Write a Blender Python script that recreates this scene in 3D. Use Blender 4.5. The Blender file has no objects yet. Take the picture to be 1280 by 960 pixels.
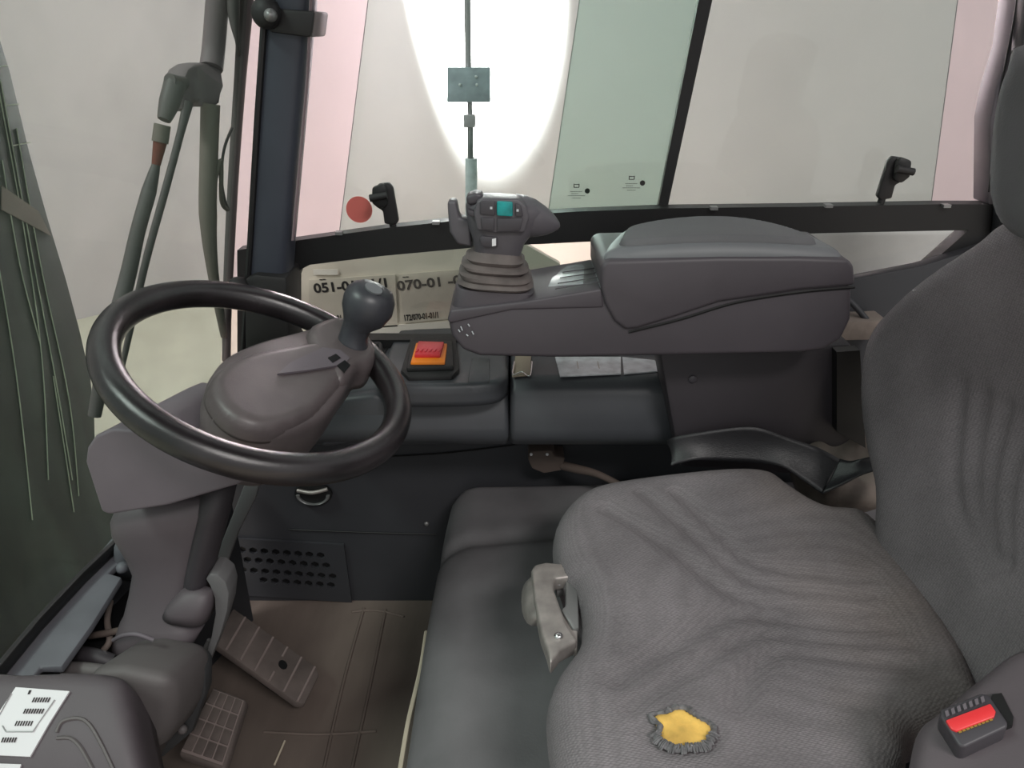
import bpy, bmesh, math, random
import numpy as np
from mathutils import Vector, Matrix, noise
random.seed(4)
R = math.radians
# ---------------------------------------------------------------- camera, world, lights
CAM = Vector((0, 0, 1.12)); PITCH = R(25); F = 960.0
cam_d = bpy.data.cameras.new('camera'); cam = bpy.data.objects.new('camera', cam_d)
bpy.context.scene.collection.objects.link(cam)
cam.location = CAM; cam.rotation_euler = (math.pi/2 - PITCH, 0, 0)
cam_d.sensor_width = 36; cam_d.lens = 36*F/1280; cam_d.clip_start = .02
S = bpy.context.scene; S.camera = cam
S.view_settings.view_transform = 'Standard'; S.view_settings.look = 'None'
S.view_settings.gamma = 1; S.view_settings.exposure = 0.0
w = bpy.data.worlds.new('hall_air'); S.world = w; w.use_nodes = True
w.node_tree.nodes['Background'].inputs[0].default_value = (1, .99, .99, 1)
w.node_tree.nodes['Background'].inputs[1].default_value = .66

def area(name, loc, target, sx, sy, power, col=(1, 1, 1)):
    l = bpy.data.lights.new(name, 'AREA'); l.shape = 'RECTANGLE'; l.size = sx; l.size_y = sy
    l.energy = power; l.color = col
    o = bpy.data.objects.new(name, l); S.collection.objects.link(o); o.location = loc
    o.rotation_euler = (Vector(target)-Vector(loc)).to_track_quat('-Z', 'Y').to_euler(); return o
area('added_highlight_lamp', (-2.6, -.6, 4.2), (-.2, .8, .5), 1.6, .5, 105, (1, .98, .95))  # unseen overhead area light, added for the highlights on the wheel rim
area('added_rear_fill', (1.6, -2.4, 4.0), (.3, .8, .5), 1.6, .6, 95, (1, .96, .93))  # unseen area light, added to light the cab from behind the camera
area('added_wall_fill', (-2.2, 3.0, 4.6), (-2.8, 6.0, .6), 3, .6, 40, (1, .98, .95))  # unseen area light, added to brighten the wall evenly
sp = bpy.data.lights.new('work_spotlight', 'SPOT'); sp.energy = 34000; sp.spot_size = R(31); sp.spot_blend = .2; sp.shadow_soft_size = .12
spo = bpy.data.objects.new('work_spotlight', sp); S.collection.objects.link(spo)
spo.location = (-.40, 6.7, 4.4); spo.rotation_euler = (Vector((-.40, 8.3, 2.0))-spo.location).to_track_quat('-Z', 'Y').to_euler()

# ---------------------------------------------------------------- projection helpers
cp, spn = math.cos(PITCH), math.sin(PITCH)
def ray(u, v):
    a = (u-640)/F; b = (480-v)/F
    return Vector((a, cp+b*spn, -spn+b*cp))
def atY(u, v, Y): d = ray(u, v); return CAM+d*(Y/d.y)
def atX(u, v, X): d = ray(u, v); return CAM+d*(X/d.x)
def atZ(u, v, Z): d = ray(u, v); return CAM+d*((Z-CAM.z)/d.z)
def atP(u, v, p, n): d = ray(u, v); return CAM+d*((Vector(p)-CAM).dot(n)/d.dot(n))

# ---------------------------------------------------------------- materials
def lin(c): return tuple(((x/255)/12.92 if x/255 <= .04045 else ((x/255+.055)/1.055)**2.4) for x in c)+(1,)
def mat(name, col, rough=.6, bump=.0, scale=200, var=.08, metal=0, vscale=6, spec=.5, stretch=None, kind='noise', dist=.001):
    m = bpy.data.materials.new(name); m.use_nodes = True; nt = m.node_tree; N = nt.nodes; L = nt.links
    b = N['Principled BSDF']; b.inputs['Roughness'].default_value = rough; b.inputs['Metallic'].default_value = metal
    b.inputs['Specular IOR Level'].default_value = spec
    tc = N.new('ShaderNodeTexCoord'); src = tc.outputs['Object']
    if stretch:
        mp = N.new('ShaderNodeMapping'); mp.inputs['Scale'].default_value = stretch; L.new(src, mp.inputs[0]); src = mp.outputs[0]
    c = lin(col)
    no = N.new('ShaderNodeTexNoise'); no.inputs['Scale'].default_value = vscale; no.inputs['Detail'].default_value = 6; L.new(src, no.inputs[0])
    r = N.new('ShaderNodeValToRGB'); r.color_ramp.elements[0].position = .3; r.color_ramp.elements[1].position = .7
    r.color_ramp.elements[0].color = tuple(x*(1-var*2) for x in c[:3])+(1,); r.color_ramp.elements[1].color = tuple(min(1, x*(1+var*2)) for x in c[:3])+(1,)
    L.new(no.outputs[0], r.inputs[0]); L.new(r.outputs[0], b.inputs['Base Color'])
    if bump:
        if kind == 'weave':
            t = N.new('ShaderNodeTexVoronoi'); t.inputs['Scale'].default_value = scale; t.inputs['Randomness'].default_value = .35; h = t.outputs['Distance']
            mp = N.new('ShaderNodeMapping'); mp.inputs['Scale'].default_value = (1, 1.9, 1.9); mp.inputs['Rotation'].default_value = (0, 0, .5)
            L.new(src, mp.inputs[0]); L.new(mp.outputs[0], t.inputs['Vector'])
            mx = N.new('ShaderNodeMixRGB'); mx.blend_type = 'MULTIPLY'; mx.inputs[0].default_value = .55
            rr = N.new('ShaderNodeValToRGB'); rr.color_ramp.elements[0].color = (1.25, 1.25, 1.25, 1); rr.color_ramp.elements[1].color = (.5, .5, .5, 1)
            rr.color_ramp.elements[1].position = .75
            L.new(h, rr.inputs[0]); L.new(r.outputs[0], mx.inputs[1]); L.new(rr.outputs[0], mx.inputs[2]); L.new(mx.outputs[0], b.inputs['Base Color'])
        else:
            t = N.new('ShaderNodeTexNoise'); t.inputs['Scale'].default_value = scale; t.inputs['Detail'].default_value = 3; L.new(src, t.inputs[0]); h = t.outputs[0]
        bp = N.new('ShaderNodeBump'); bp.inputs['Strength'].default_value = bump; bp.inputs['Distance'].default_value = dist
        if kind == 'weave': bp.invert = True
        L.new(h, bp.inputs['Height']); L.new(bp.outputs[0], b.inputs['Normal'])
    return m
def glass(name, tint, gloss=.06, dirt=0.0, dirtcol=(120, 130, 120)):
    m = bpy.data.materials.new(name); m.use_nodes = True; nt = m.node_tree; N = nt.nodes; L = nt.links; N.clear()
    o = N.new('ShaderNodeOutputMaterial'); t = N.new('ShaderNodeBsdfTransparent'); g = N.new('ShaderNodeBsdfGlossy'); g.inputs['Roughness'].default_value = .01
    t.inputs[0].default_value = tint+(1,); f = N.new('ShaderNodeLayerWeight'); f.inputs[0].default_value = .25
    mu = N.new('ShaderNodeMath'); mu.operation = 'MULTIPLY_ADD'; mu.inputs[1].default_value = .14; mu.inputs[2].default_value = gloss*.4; L.new(f.outputs['Fresnel'], mu.inputs[0])
    mx = N.new('ShaderNodeMixShader'); L.new(mu.outputs[0], mx.inputs[0]); L.new(t.outputs[0], mx.inputs[1]); L.new(g.outputs[0], mx.inputs[2]); res = mx.outputs[0]
    if dirt:
        d = N.new('ShaderNodeBsdfDiffuse'); d.inputs[0].default_value = lin(dirtcol); n = N.new('ShaderNodeTexNoise'); n.inputs['Scale'].default_value = 5; n.inputs['Detail'].default_value = 8
        tc = N.new('ShaderNodeTexCoord'); L.new(tc.outputs['Object'], n.inputs[0])
        rp = N.new('ShaderNodeMapRange'); rp.inputs[1].default_value = .35; rp.inputs[2].default_value = .75; rp.inputs[4].default_value = dirt; L.new(n.outputs[0], rp.inputs[0])
        m2 = N.new('ShaderNodeMixShader'); L.new(rp.outputs[0], m2.inputs[0]); L.new(res, m2.inputs[1]); L.new(d.outputs[0], m2.inputs[2]); res = m2.outputs[0]
    L.new(res, o.inputs[0]); return m

M = dict(
 fabric=mat('seat_fabric', (130, 124, 127), .95, .8, 215, .10, vscale=7, spec=.15, kind='weave', dist=.0012),
 headfabric=mat('headrest_vinyl', (101, 101, 103), .85, .3, 500, .05, spec=.2),
 plum=mat('plum_grey_plastic', (88, 81, 85), .55, .25, 900, .06, dist=.0004),
 plumlite=mat('worn_plum_plastic', (104, 97, 103), .6, .25, 700, .08, dist=.0004),
 hub=mat('worn_hub_plastic', (92, 84, 85), .42, .3, 600, .12, vscale=12, dist=.0004),
 rim=mat('polished_black_rim', (34, 30, 32), .22, .4, 1100, .3, vscale=15, dist=.0006, spec=.7),
 knob=mat('black_knob', (56, 57, 62), .38, .15, 900, .05, dist=.0003),
 knobcap=mat('knob_cap', (108, 110, 113), .4),
 navy=mat('navy_paint', (52, 56, 66), .5, .1, 80, .08),
 black=mat('black_rubber', (30, 29, 30), .6, .2, 300, .1, dist=.0004),
 gasket=mat('black_gasket', (20, 20, 21), .5),
 panel=mat('dark_side_panel', (52, 53, 57), .6, .3, 700, .1, vscale=4, dist=.0004),
 console=mat('charcoal_console', (71, 73, 77), .42, .25, 800, .08, vscale=5, dist=.0004),
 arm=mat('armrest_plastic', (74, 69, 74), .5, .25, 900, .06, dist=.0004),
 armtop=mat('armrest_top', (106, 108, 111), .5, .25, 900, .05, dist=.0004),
 support=mat('support_plastic', (56, 52, 56), .55, .2, 900, .07, dist=.0004),
 joy=mat('joystick_plastic', (84, 81, 86), .45, .2, 900, .05, dist=.0003),
 joydark=mat('joystick_switch', (66, 63, 68), .45),
 boot=mat('rubber_boot', (96, 88, 86), .75, .3, 200, .15, vscale=30, dist=.0005),
 teal=mat('teal_button', (20, 140, 140), .25, var=.15, vscale=60),
 red=mat('red_button', (205, 52, 60), .4), buckle=mat('red_buckle_button', (235, 58, 62), .4, var=.03),
 orange=mat('orange_button', (240, 130, 25), .4), print=mat('print_ink', (45, 42, 42), .8), yprint=mat('yellow_print', (150, 120, 50), .8),
 white=mat('white_sticker', (225, 224, 226), .5, var=.02), whitish=mat('worn_white_label', (196, 200, 204), .5, var=.1, vscale=60),
 lens=mat('silver_label', (158, 163, 165), .25, .1, 60, .12, vscale=50, dist=.0005),
 mat_=mat('grey_vinyl_mat', (112, 110, 112), .5, .3, 300, .16, vscale=5, dist=.0006),
 floor=mat('dusty_floor_mat', (106, 94, 87), .85, .5, 120, .16, vscale=7, stretch=(1, .25, 1)),
 pedal=mat('dusty_pedal', (98, 88, 84), .8, .4, 300, .12, vscale=20), ridge=mat('pedal_ridge', (140, 126, 122), .8),
 dash=mat('grey_dash', (104, 105, 111), .6, .25, 500, .12, vscale=7, dist=.0004),
 cover=mat('grey_base_cover', (98, 93, 93), .6, .25, 500, .08, dist=.0004),
 tealgrey=mat('blue_grey_guard', (102, 101, 102), .55, var=.06), tealdark=mat('dark_blue_grey', (60, 61, 63), .6),
 metal=mat('worn_grey_metal', (168, 161, 157), .42, .3, 200, .12, metal=.5, vscale=40), chrome=mat('chrome', (210, 210, 210), .25, metal=1),
 steel=mat('dull_steel', (140, 140, 140), .4, metal=.5), brown=mat('dusty_brown_part', (92, 80, 74), .8), tan=mat('tan_clip', (150, 138, 120), .5),
 belt=mat('belt_webbing', (36, 35, 38), .42, .4, 700, .1, stretch=(.3, 1, 2), spec=.6), cloth=mat('beige_bellows', (122, 112, 105), .9, .5, 60, .15, vscale=20, dist=.002),
 foam=mat('yellow_foam', (226, 178, 92), .9, .4, 300, .2, vscale=35, dist=.001), fray=mat('frayed_fabric', (112, 110, 112), .95, .6, 500, .2, vscale=150),
 wall=mat('white_hall_wall', (219, 205, 208), .9, var=.02, vscale=1), hfloor=mat('beige_hall_floor', (206, 196, 180), .7, var=.05, vscale=1.5),
 backdrop=mat('pale_backdrop', (222, 222, 220), .9, var=.02, vscale=1),
 board=mat('beige_board', (214, 206, 192), .8, var=.03, vscale=8), paper=mat('label_paper', (206, 198, 184), .8, var=.04, vscale=15),
 paperlite=mat('label_paper_light', (225, 220, 210), .8, var=.03), redst=mat('red_round_sticker', (226, 118, 108), .6, var=.02),
 dark_slab=mat('dark_reflection', (34, 40, 36), .6, .2, 40, .5, vscale=9, stretch=(1, 1, .25)), scratch=mat('pale_scratch', (185, 185, 168), .8),
 plum2=mat('wiper_bracket', (124, 108, 112), .6), wiper=mat('wiper_green_black', (92, 84, 84), .55), rust=mat('rust_red', (120, 66, 56), .8), olive=mat('olive_tube', (122, 110, 104), .7),
 rod=mat('grey_rod', (178, 168, 172), .5), plate=mat('bluish_plate', (176, 182, 192), .5, var=.1, vscale=40),
 bonnet=mat('white_bonnet', (215, 213, 212), .5), trimg=mat('grey_violet_trim', (104, 99, 105), .5, metal=.2), cream=mat('cream_edge', (205, 192, 172), .7),
 g_side=glass('side_glass', (.835, .925, .89)), g_wind=glass('windscreen_glass', (.815, .895, .865), .05, .11), g_low=glass('lower_glass', (.93, .94, .93)),
)
# the cushion is the seat fabric with brown dirt rubbed into its rear and middle
cm = M['fabric'].copy(); cm.name = 'soiled_seat_fabric'; M['cushion'] = cm
nt = cm.node_tree; bs = nt.nodes['Principled BSDF']; src = bs.inputs['Base Color'].links[0].from_socket
tc = nt.nodes.new('ShaderNodeTexCoord'); n1 = nt.nodes.new('ShaderNodeTexNoise'); n1.inputs['Scale'].default_value = 6; n1.inputs['Detail'].default_value = 7
sx = nt.nodes.new('ShaderNodeSeparateXYZ'); nt.links.new(tc.outputs['Object'], sx.inputs[0]); nt.links.new(tc.outputs['Object'], n1.inputs[0])
ad = nt.nodes.new('ShaderNodeMath'); ad.operation = 'MULTIPLY_ADD'; ad.inputs[1].default_value = 2.2; nt.links.new(sx.outputs['X'], ad.inputs[0]); nt.links.new(n1.outputs[0], ad.inputs[2])
mr = nt.nodes.new('ShaderNodeMapRange'); mr.inputs[1].default_value = .5; mr.inputs[2].default_value = 1.05; mr.inputs[4].default_value = .75; nt.links.new(ad.outputs[0], mr.inputs[0])
mm = nt.nodes.new('ShaderNodeMixRGB'); mm.blend_type = 'MULTIPLY'; mm.inputs[2].default_value = (.74, .66, .56, 1)
nt.links.new(mr.outputs[0], mm.inputs[0]); nt.links.new(src, mm.inputs[1]); nt.links.new(mm.outputs[0], bs.inputs['Base Color'])
# ---------------------------------------------------------------- object helpers
ORG = {}
def tag(o, label=None, cat=None, group=None, kind=None):
    if label: o['label'] = label
    if cat: o['category'] = cat
    if group: o['group'] = group
    if kind: o['kind'] = kind
    return o
def thing(name, loc, label, cat, group=None):
    o = bpy.data.objects.new(name, None); S.collection.objects.link(o); o.location = loc; o.empty_display_size = .05
    ORG[o.name] = Vector(loc); return tag(o, label, cat, group)
def link(name, me, m, parent=None, origin=None, smooth=True):
    me.name = name
    if parent is not None: og = ORG[parent.name]
    elif origin is not None: og = Vector(origin)
    else:
        n = len(me.vertices); cs = np.empty(n*3); me.vertices.foreach_get('co', cs); cs = cs.reshape(-1, 3)
        og = Vector(((cs[:, 0].min()+cs[:, 0].max())/2, (cs[:, 1].min()+cs[:, 1].max())/2, cs[:, 2].min()))
    me.transform(Matrix.Translation(-og))
    o = bpy.data.objects.new(name, me); S.collection.objects.link(o)
    if parent is not None: o.parent = parent
    else: o.location = og
    ORG[o.name] = og
    if m: me.materials.clear(); me.materials.append(M[m])
    if smooth:
        me.polygons.foreach_set('use_smooth', [True]*len(me.polygons))
        if smooth != 'all': me.set_sharp_from_angle(angle=R(38))
    return o
def pd(verts, faces):
    me = bpy.data.meshes.new('m'); me.from_pydata([tuple(v) for v in verts], [], faces); me.update()
    bm = bmesh.new(); bm.from_mesh(me); bmesh.ops.remove_doubles(bm, verts=bm.verts, dist=1e-6)
    bmesh.ops.recalc_face_normals(bm, faces=bm.faces); bm.to_mesh(me); bm.free(); return me
def slab_me(pts, ext, bev=0.0, seg=2, taper=1.0):
    bm = bmesh.new(); ext = Vector(ext); n = len(pts)
    c = sum((Vector(p) for p in pts), Vector())/n
    a = [bm.verts.new(p) for p in pts]; b = [bm.verts.new(c+ext+(Vector(p)-c)*taper) for p in pts]
    bm.faces.new(a); bm.faces.new(b[::-1])
    for i in range(n): bm.faces.new((a[i], b[i], b[(i+1) % n], a[(i+1) % n]))
    bmesh.ops.recalc_face_normals(bm, faces=bm.faces)
    if bev:
        ed = [e for e in bm.edges if e.is_manifold and e.calc_face_angle(0) > .5]
        bmesh.ops.bevel(bm, geom=ed, offset=bev, segments=seg, affect='EDGES', profile=.5, clamp_overlap=True)
    bmesh.ops.triangulate(bm, faces=[f for f in bm.faces if len(f.verts) > 4])
    me = bpy.data.meshes.new('m'); bm.to_mesh(me); bm.free(); return me
def slab(name, pts, ext, m, parent=None, bev=0.0, seg=2, taper=1.0): return link(name, slab_me(pts, ext, bev, seg, taper), m, parent)
def box_me(c, s, rz=0, bev=.0):
    x, y, z = s[0]/2, s[1]/2, s[2]/2; c = Vector(c); q = Matrix.Rotation(rz, 3, 'Z')
    return slab_me([c+q@Vector(p) for p in ((-x, -y, -z), (x, -y, -z), (x, y, -z), (-x, y, -z))], (0, 0, s[2]), bev)
def box(name, c, s, m, parent=None, rz=0, bev=0.0): return link(name, box_me(c, s, rz, bev), m, parent)
def loft_me(rings, cap=True, closed=False):
    V = [v for r in rings for v in r]; n = len(rings[0]); k = len(rings); Fc = []
    for i in range(k if closed else k-1):
        j = (i+1) % k
        for a in range(n):
            b = (a+1) % n; Fc.append((i*n+a, i*n+b, j*n+b, j*n+a))
    if cap and not closed: Fc.append(tuple(range(n))[::-1]); Fc.append(tuple((k-1)*n+a for a in range(n)))
    return pd(V, Fc)
def sring(c, ux, uy, a, b, e=2.0, n=28):
    c = Vector(c); ux = Vector(ux).normalized(); uy = Vector(uy).normalized(); out = []
    for i in range(n):
        t = 2*math.pi*i/n; ct, st = math.cos(t), math.sin(t)
        out.append(c+ux*(a*math.copysign(abs(ct)**(2/e), ct))+uy*(b*math.copysign(abs(st)**(2/e), st)))
    return out
def pxring(uL, vL, uR, vR, Y, dy, e=2.4, n=28):
    a = atY(uL, vL, Y); b = atY(uR, vR, Y); return sring((a+b)/2, b-a, (0, 1, 0), (b-a).length/2, dy, e, n)
def catmull(P, n=8, closed=False):
    P = [Vector(p) for p in P]; out = []; k = len(P)
    for i in range(k if closed else k-1):
        if closed: p0, p1, p2, p3 = P[i-1], P[i], P[(i+1) % k], P[(i+2) % k]
        else: p0, p1, p2, p3 = P[max(i-1, 0)], P[i], P[i+1], P[min(i+2, k-1)]
        for j in range(n):
            t = j/n; out.append(.5*((2*p1)+(p2-p0)*t+(2*p0-5*p1+4*p2-p3)*t*t+(3*p1-p0-3*p2+p3)*t**3))
    if not closed: out.append(P[-1])
    return out
def tube_me(P, r, n=10, smooth=6):
    k = len(P); rr = r if isinstance(r, (list, tuple)) else [r]*k
    if smooth:
        Q = catmull(P, smooth); rad = [rr[min(int(i/smooth), k-1)]*(1-(i % smooth)/smooth)+rr[min(int(i/smooth)+1, k-1)]*((i % smooth)/smooth) for i in range(len(Q))]
    else: Q = [Vector(p) for p in P]; rad = rr
    rings = []; up = None
    for i, p in enumerate(Q):
        t = (Q[min(i+1, len(Q)-1)]-Q[max(i-1, 0)]).normalized()
        if up is None: up = t.orthogonal().normalized()
        up = (up-t*up.dot(t)).normalized(); rings.append(sring(p, up, t.cross(up), rad[i], rad[i], 2, n))
    return loft_me(rings)
def tube(name, P, r, m, parent=None, n=10, smooth=6): return link(name, tube_me(P, r, n, smooth), m, parent)
class Fr:
    def __init__(s, o, n, ux=(1, 0, 0)):
        s.o = Vector(o); s.n = Vector(n).normalized(); ux = Vector(ux); s.ux = (ux-s.n*ux.dot(s.n)).normalized(); s.uy = s.n.cross(s.ux)
    def px(s, u, v): d = atP(u, v, s.o, s.n)-s.o; return (d.dot(s.ux), d.dot(s.uy))
    def p(s, x, y, h=0): return s.o+s.ux*x+s.uy*y+s.n*h
def sm2(P, n=6): return [(q.x, q.y) for q in catmull([(p[0], p[1], 0) for p in P], n, True)]
def segdist(X, Y, P, closed):
    best = np.full(X.shape, 1e9); bx = np.zeros_like(X); by = np.zeros_like(Y); k = len(P)
    for i in range(k if closed else k-1):
        x0, y0 = P[i]; x1, y1 = P[(i+1) % k]; dx, dy = x1-x0, y1-y0; L = dx*dx+dy*dy+1e-14
        t = np.clip(((X-x0)*dx+(Y-y0)*dy)/L, 0, 1); qx = x0+t*dx; qy = y0+t*dy; d = np.hypot(X-qx, Y-qy)
        mk = d < best; best[mk] = d[mk]; bx[mk] = qx[mk]; by[mk] = qy[mk]
    return best, bx, by
def inside(X, Y, P):
    c = np.zeros(X.shape, bool); k = len(P)
    for i in range(k):
        x0, y0 = P[i]; x1, y1 = P[(i+1) % k]
        if abs(y1-y0) < 1e-12: continue
        c ^= ((y0 > Y) != (y1 > Y)) & (X < (x1-x0)*(Y-y0)/(y1-y0)+x0)
    return c
def puff_me(P, fr, r=.02, depth=.03, res=.006, H=None, grooves=(), bulge=0.0, bottom=True):
    P = list(P); xs = [p[0] for p in P]; ys = [p[1] for p in P]
    gx = np.arange(min(xs)-res, max(xs)+2*res, res); gy = np.arange(min(ys)-res, max(ys)+2*res, res)
    X, Y = np.meshgrid(gx, gy); d, bx, by = segdist(X, Y, P, True); ins = inside(X, Y, P)
    ok = ins & (d > res*.3); X = np.where(ok, X, bx); Y = np.where(ok, Y, by); d = np.where(ok, d, 0)
    q = np.clip(d/r, 0, 1); h = -r*(1-np.sqrt(np.clip(1-(1-q)**2, 0, 1)))
    if H is not None: h = h+H(X, Y)
    for g, wd, dp in grooves:
        gd, _, _ = segdist(X, Y, g, False); h = h-dp*np.exp(-(gd/wd)**2)*np.clip(d/.05, 0, 1)
    ny, nx = X.shape; idx = {}; V = []; Fc = []
    def vid(j, i):
        if (j, i) not in idx: idx[(j, i)] = len(V); V.append(fr.p(X[j, i], Y[j, i], h[j, i]))
        return idx[(j, i)]
    for j in range(ny-1):
        for i in range(nx-1):
            cs = ((j, i), (j, i+1), (j+1, i+1), (j+1, i))
            k = sum(ok[c] for c in cs)
            if k >= 1: Fc.append([vid(*c) for c in cs])
    me = bpy.data.meshes.new('m'); me.from_pydata(V, [], Fc)
    bm = bmesh.new(); bm.from_mesh(me); bmesh.ops.remove_doubles(bm, verts=bm.verts, dist=res*.05)
    bmesh.ops.dissolve_degenerate(bm, dist=res*.05, edges=bm.edges)
    be = [e for e in bm.edges if e.is_boundary]; cx = sum(xs)/len(xs); cy = sum(ys)/len(ys); C = fr.p(cx, cy)
    for st in range(3):
        ex = bmesh.ops.extrude_edge_only(bm, edges=be)['geom']; vs = [g for g in ex if isinstance(g, bmesh.types.BMVert)]
        be = [g for g in ex if isinstance(g, bmesh.types.BMEdge)]
        for v in vs:
            v.co -= fr.n*(depth/3)
            if bulge: rd = v.co-C; rd -= fr.n*rd.dot(fr.n); v.co -= rd.normalized()*bulge*(st+1)**1.5/5
    if bottom:
        try: bmesh.ops.holes_fill(bm, edges=be, sides=0)
        except Exception: pass
    bmesh.ops.recalc_face_normals(bm, faces=bm.faces); bm.to_mesh(me); bm.free(); return me
def puff(name, P, fr, m, parent=None, **k): return link(name, puff_me(P, fr, **k), m, parent, smooth='all')
def plate_me(outer, holes, fr, th):
    c = bpy.data.curves.new('c', 'CURVE'); c.dimensions = '2D'; c.fill_mode = 'BOTH'; c.extrude = th/2
    for P in [outer]+list(holes):
        s = c.splines.new('POLY'); s.points.add(len(P)-1); s.use_cyclic_u = True
        for i, p in enumerate(P): s.points[i].co = (p[0], p[1], 0, 1)
    o = bpy.data.objects.new('c', c); me = bpy.data.meshes.new_from_object(o); bpy.data.objects.remove(o); bpy.data.curves.remove(c)
    mt = Matrix((fr.ux, fr.uy, fr.n)).transposed().to_4x4(); mt.translation = fr.o; me.transform(mt); return me
def text(name, body, size, pos, ux, uy, m, parent, ext=.0003, sx=1.0):
    c = bpy.data.curves.new('t', 'FONT'); c.body = body; c.size = size; c.extrude = ext; c.resolution_u = 3; c.offset = size*.03
    o = bpy.data.objects.new('t', c); me = bpy.data.meshes.new_from_object(o); bpy.data.objects.remove(o); bpy.data.curves.remove(c)
    ux = Vector(ux).normalized(); uy = Vector(uy); uy = (uy-ux*uy.dot(ux)).normalized()
    mt = Matrix((ux*sx, uy, ux.cross(uy))).transposed().to_4x4(); mt.translation = Vector(pos); me.transform(mt)
    return link(name, me, m, parent, smooth=False)
def join(*mes):
    bm = bmesh.new()
    for me in mes: bm.from_mesh(me); bpy.data.meshes.remove(me)
    me = bpy.data.meshes.new('m'); bm.to_mesh(me); bm.free(); return me
def circ2(cx, cy, r, n=24, ry=None): return [(cx+r*math.cos(2*math.pi*i/n), cy+(ry or r)*math.sin(2*math.pi*i/n)) for i in range(n)]
def dome(name, c, n, r, h, m, parent=None):
    fr = Fr(c, n, Vector(n).orthogonal()); rg = [sring(fr.p(0, 0, -h*.6), fr.ux, fr.uy, r, r, 2, 16)]
    for a in range(6): t = a/5*math.pi/2; rg.append(sring(fr.p(0, 0, h*math.sin(t)), fr.ux, fr.uy, max(r*math.cos(t), 1e-4), max(r*math.cos(t), 1e-4), 2, 16))
    return link(name, loft_me(rg), m, parent, smooth='all')

# ================================================================ THE HALL OUTSIDE
ZF = -.8
tag(link('floor', slab_me([(-9, -6, ZF), (9, -6, ZF), (9, 11, ZF), (-9, 11, ZF)], (0, 0, -.1)), 'hfloor'), 'beige hall floor seen beyond the side window', kind='structure')
A = Vector((-4.9, 3.35, ZF)); B = Vector((-.9, 8.3, ZF)); nn = Vector((-(B-A).y, (B-A).x, 0)).normalized()
cv = []
pl = catmull([(-7.2, 1.2, 0), (-4.9, 3.35, 0), (-3.1, 5.25, 0), (-1.7, 7.0, 0), (-.75, 8.05, 0), (.3, 8.3, 0), (3, 8.3, 0), (8.5, 8.3, 0)], 6)
for z in (ZF, ZF+.25, 7): cv.append([Vector((p.x, p.y, z)) for p in pl])
V = []; Fc = []; n_ = len(pl)
for r_ in range(3):
    for p in cv[r_]: V.append(p)
for r_ in range(3):
    for p in cv[r_]: V.append(p+Vector((-.06, .12, 0)))
for s_ in (0, 3*n_):
    for r_ in range(2):
        for i in range(n_-1): a = s_+r_*n_+i; Fc.append((a, a+1, a+1+n_, a+n_))
for i in range(n_-1): a = 2*n_+i; Fc.append((a, a+1, a+1+3*n_, a+3*n_))
tag(link('wall_back', pd(V, Fc), 'wall'), 'white curving hall wall behind the cab', kind='structure')

# ================================================================ CAB SHELL
YW = 1.30; FW = Fr((0, YW, 0), (0, -1, 0), (1, 0, 0))      # side plane: ux=X, uy = n x ux
def w2(u, v, fr=FW): return fr.px(u, v)
slab('floor', [(-.62, .1, 0), (.95, .1, 0), (.95, 1.33, 0), (-.62, 1.33, 0)], (0, 0, -.04), 'floor')
tag(bpy.data.objects['floor.001'], 'dusty brown rubber mat on the cab floor', kind='structure')
# lower side wall
ws = slab('wall_right', [(-.62, 1.30, 0), (.95, 1.30, 0), (.95, 1.30, .60), (-.43, 1.30, .60), (-.56, 1.30, .42), (-.62, 1.30, .36)], (0, .04, 0), 'panel')
tag(ws, 'dark grey moulded cab side wall', kind='structure')
# side window frame plate with the lower glazed opening
top = [(300, 310), (366, 299), (480, 283), (600, 270), (720, 262), (830, 258), (1000, 256), (1170, 253), (1246, 253)]
outer = [w2(*p) for p in top]+[w2(1300, 253), w2(1300, 440), w2(300, 440)]
hole = [(374, 345), (378, 334), (390, 328), (480, 317), (600, 306), (740, 299), (860, 293), (1060, 288), (1205, 285), (1150, 334), (1070, 350), (1050, 400), (1030, 421), (560, 421), (380, 421), (374, 415)]
tr = link('trim_1', plate_me(outer, [[w2(*p) for p in hole]], FW, .03), 'gasket'); tag(tr, 'black window rail and surround of the side glazing', kind='structure')
# small bright clips along the rail
for u, v in ((424, 291), (545, 278), (892, 260), (1035, 257), (1182, 257)):
    box('rail_clip', atY(u, v, YW-.018), (.012, .013, .005), 'steel', tr)
lg = link('window_1', slab_me([atY(u, v, YW+.004) for u, v in ((368, 325), (740, 296), (1230, 280), (1060, 430), (368, 430))], (0, .004, 0)), 'g_low', smooth=False)
tag(lg, 'lower fixed pane of the side window', kind='structure')
# sliding panes
def pane(name, P, Y, label):
    o = link(name, slab_me([atY(u, v, Y) for u, v in P], (0, .004, 0)), 'g_side', smooth=False); return tag(o, label, kind='structure')
p1 = pane('window_2', [(480, -160), (912, -160), (826, 262), (600, 272), (424, 293)], 1.318, 'left sliding side pane with a round red sticker')
p2 = pane('window_3', [(748, -160), (1218, -160), (1164, 254), (826, 262), (685, 268)], 1.330, 'right sliding side pane overlapping the left one')
link('edge_seal', slab_me([atY(u, v, 1.312) for u, v in ((905, -160), (925, -160), (834, 262), (822, 262))], (0, .012, 0)), 'gasket', p1)
for (a, b, par, Y) in (((480, -160), (424, 293), p1, 1.316), ((748, -160), (685, 268), p2, 1.328), ((1218, -160), (1164, 254), p2, 1.328)):
    tube('pane_edge', [atY(*a, Y), atY(*b, Y)], .0007, 'steel', par, 6, 0)
FS = Fr((0, 1.3155, 0), (0, -1, 0), (1, 0, 0))
cx, cy = FS.px(449, 262); link('round_sticker', plate_me(circ2(cx, cy, .0225, 32), [], FS, .0006), 'redst', p1)
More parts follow.
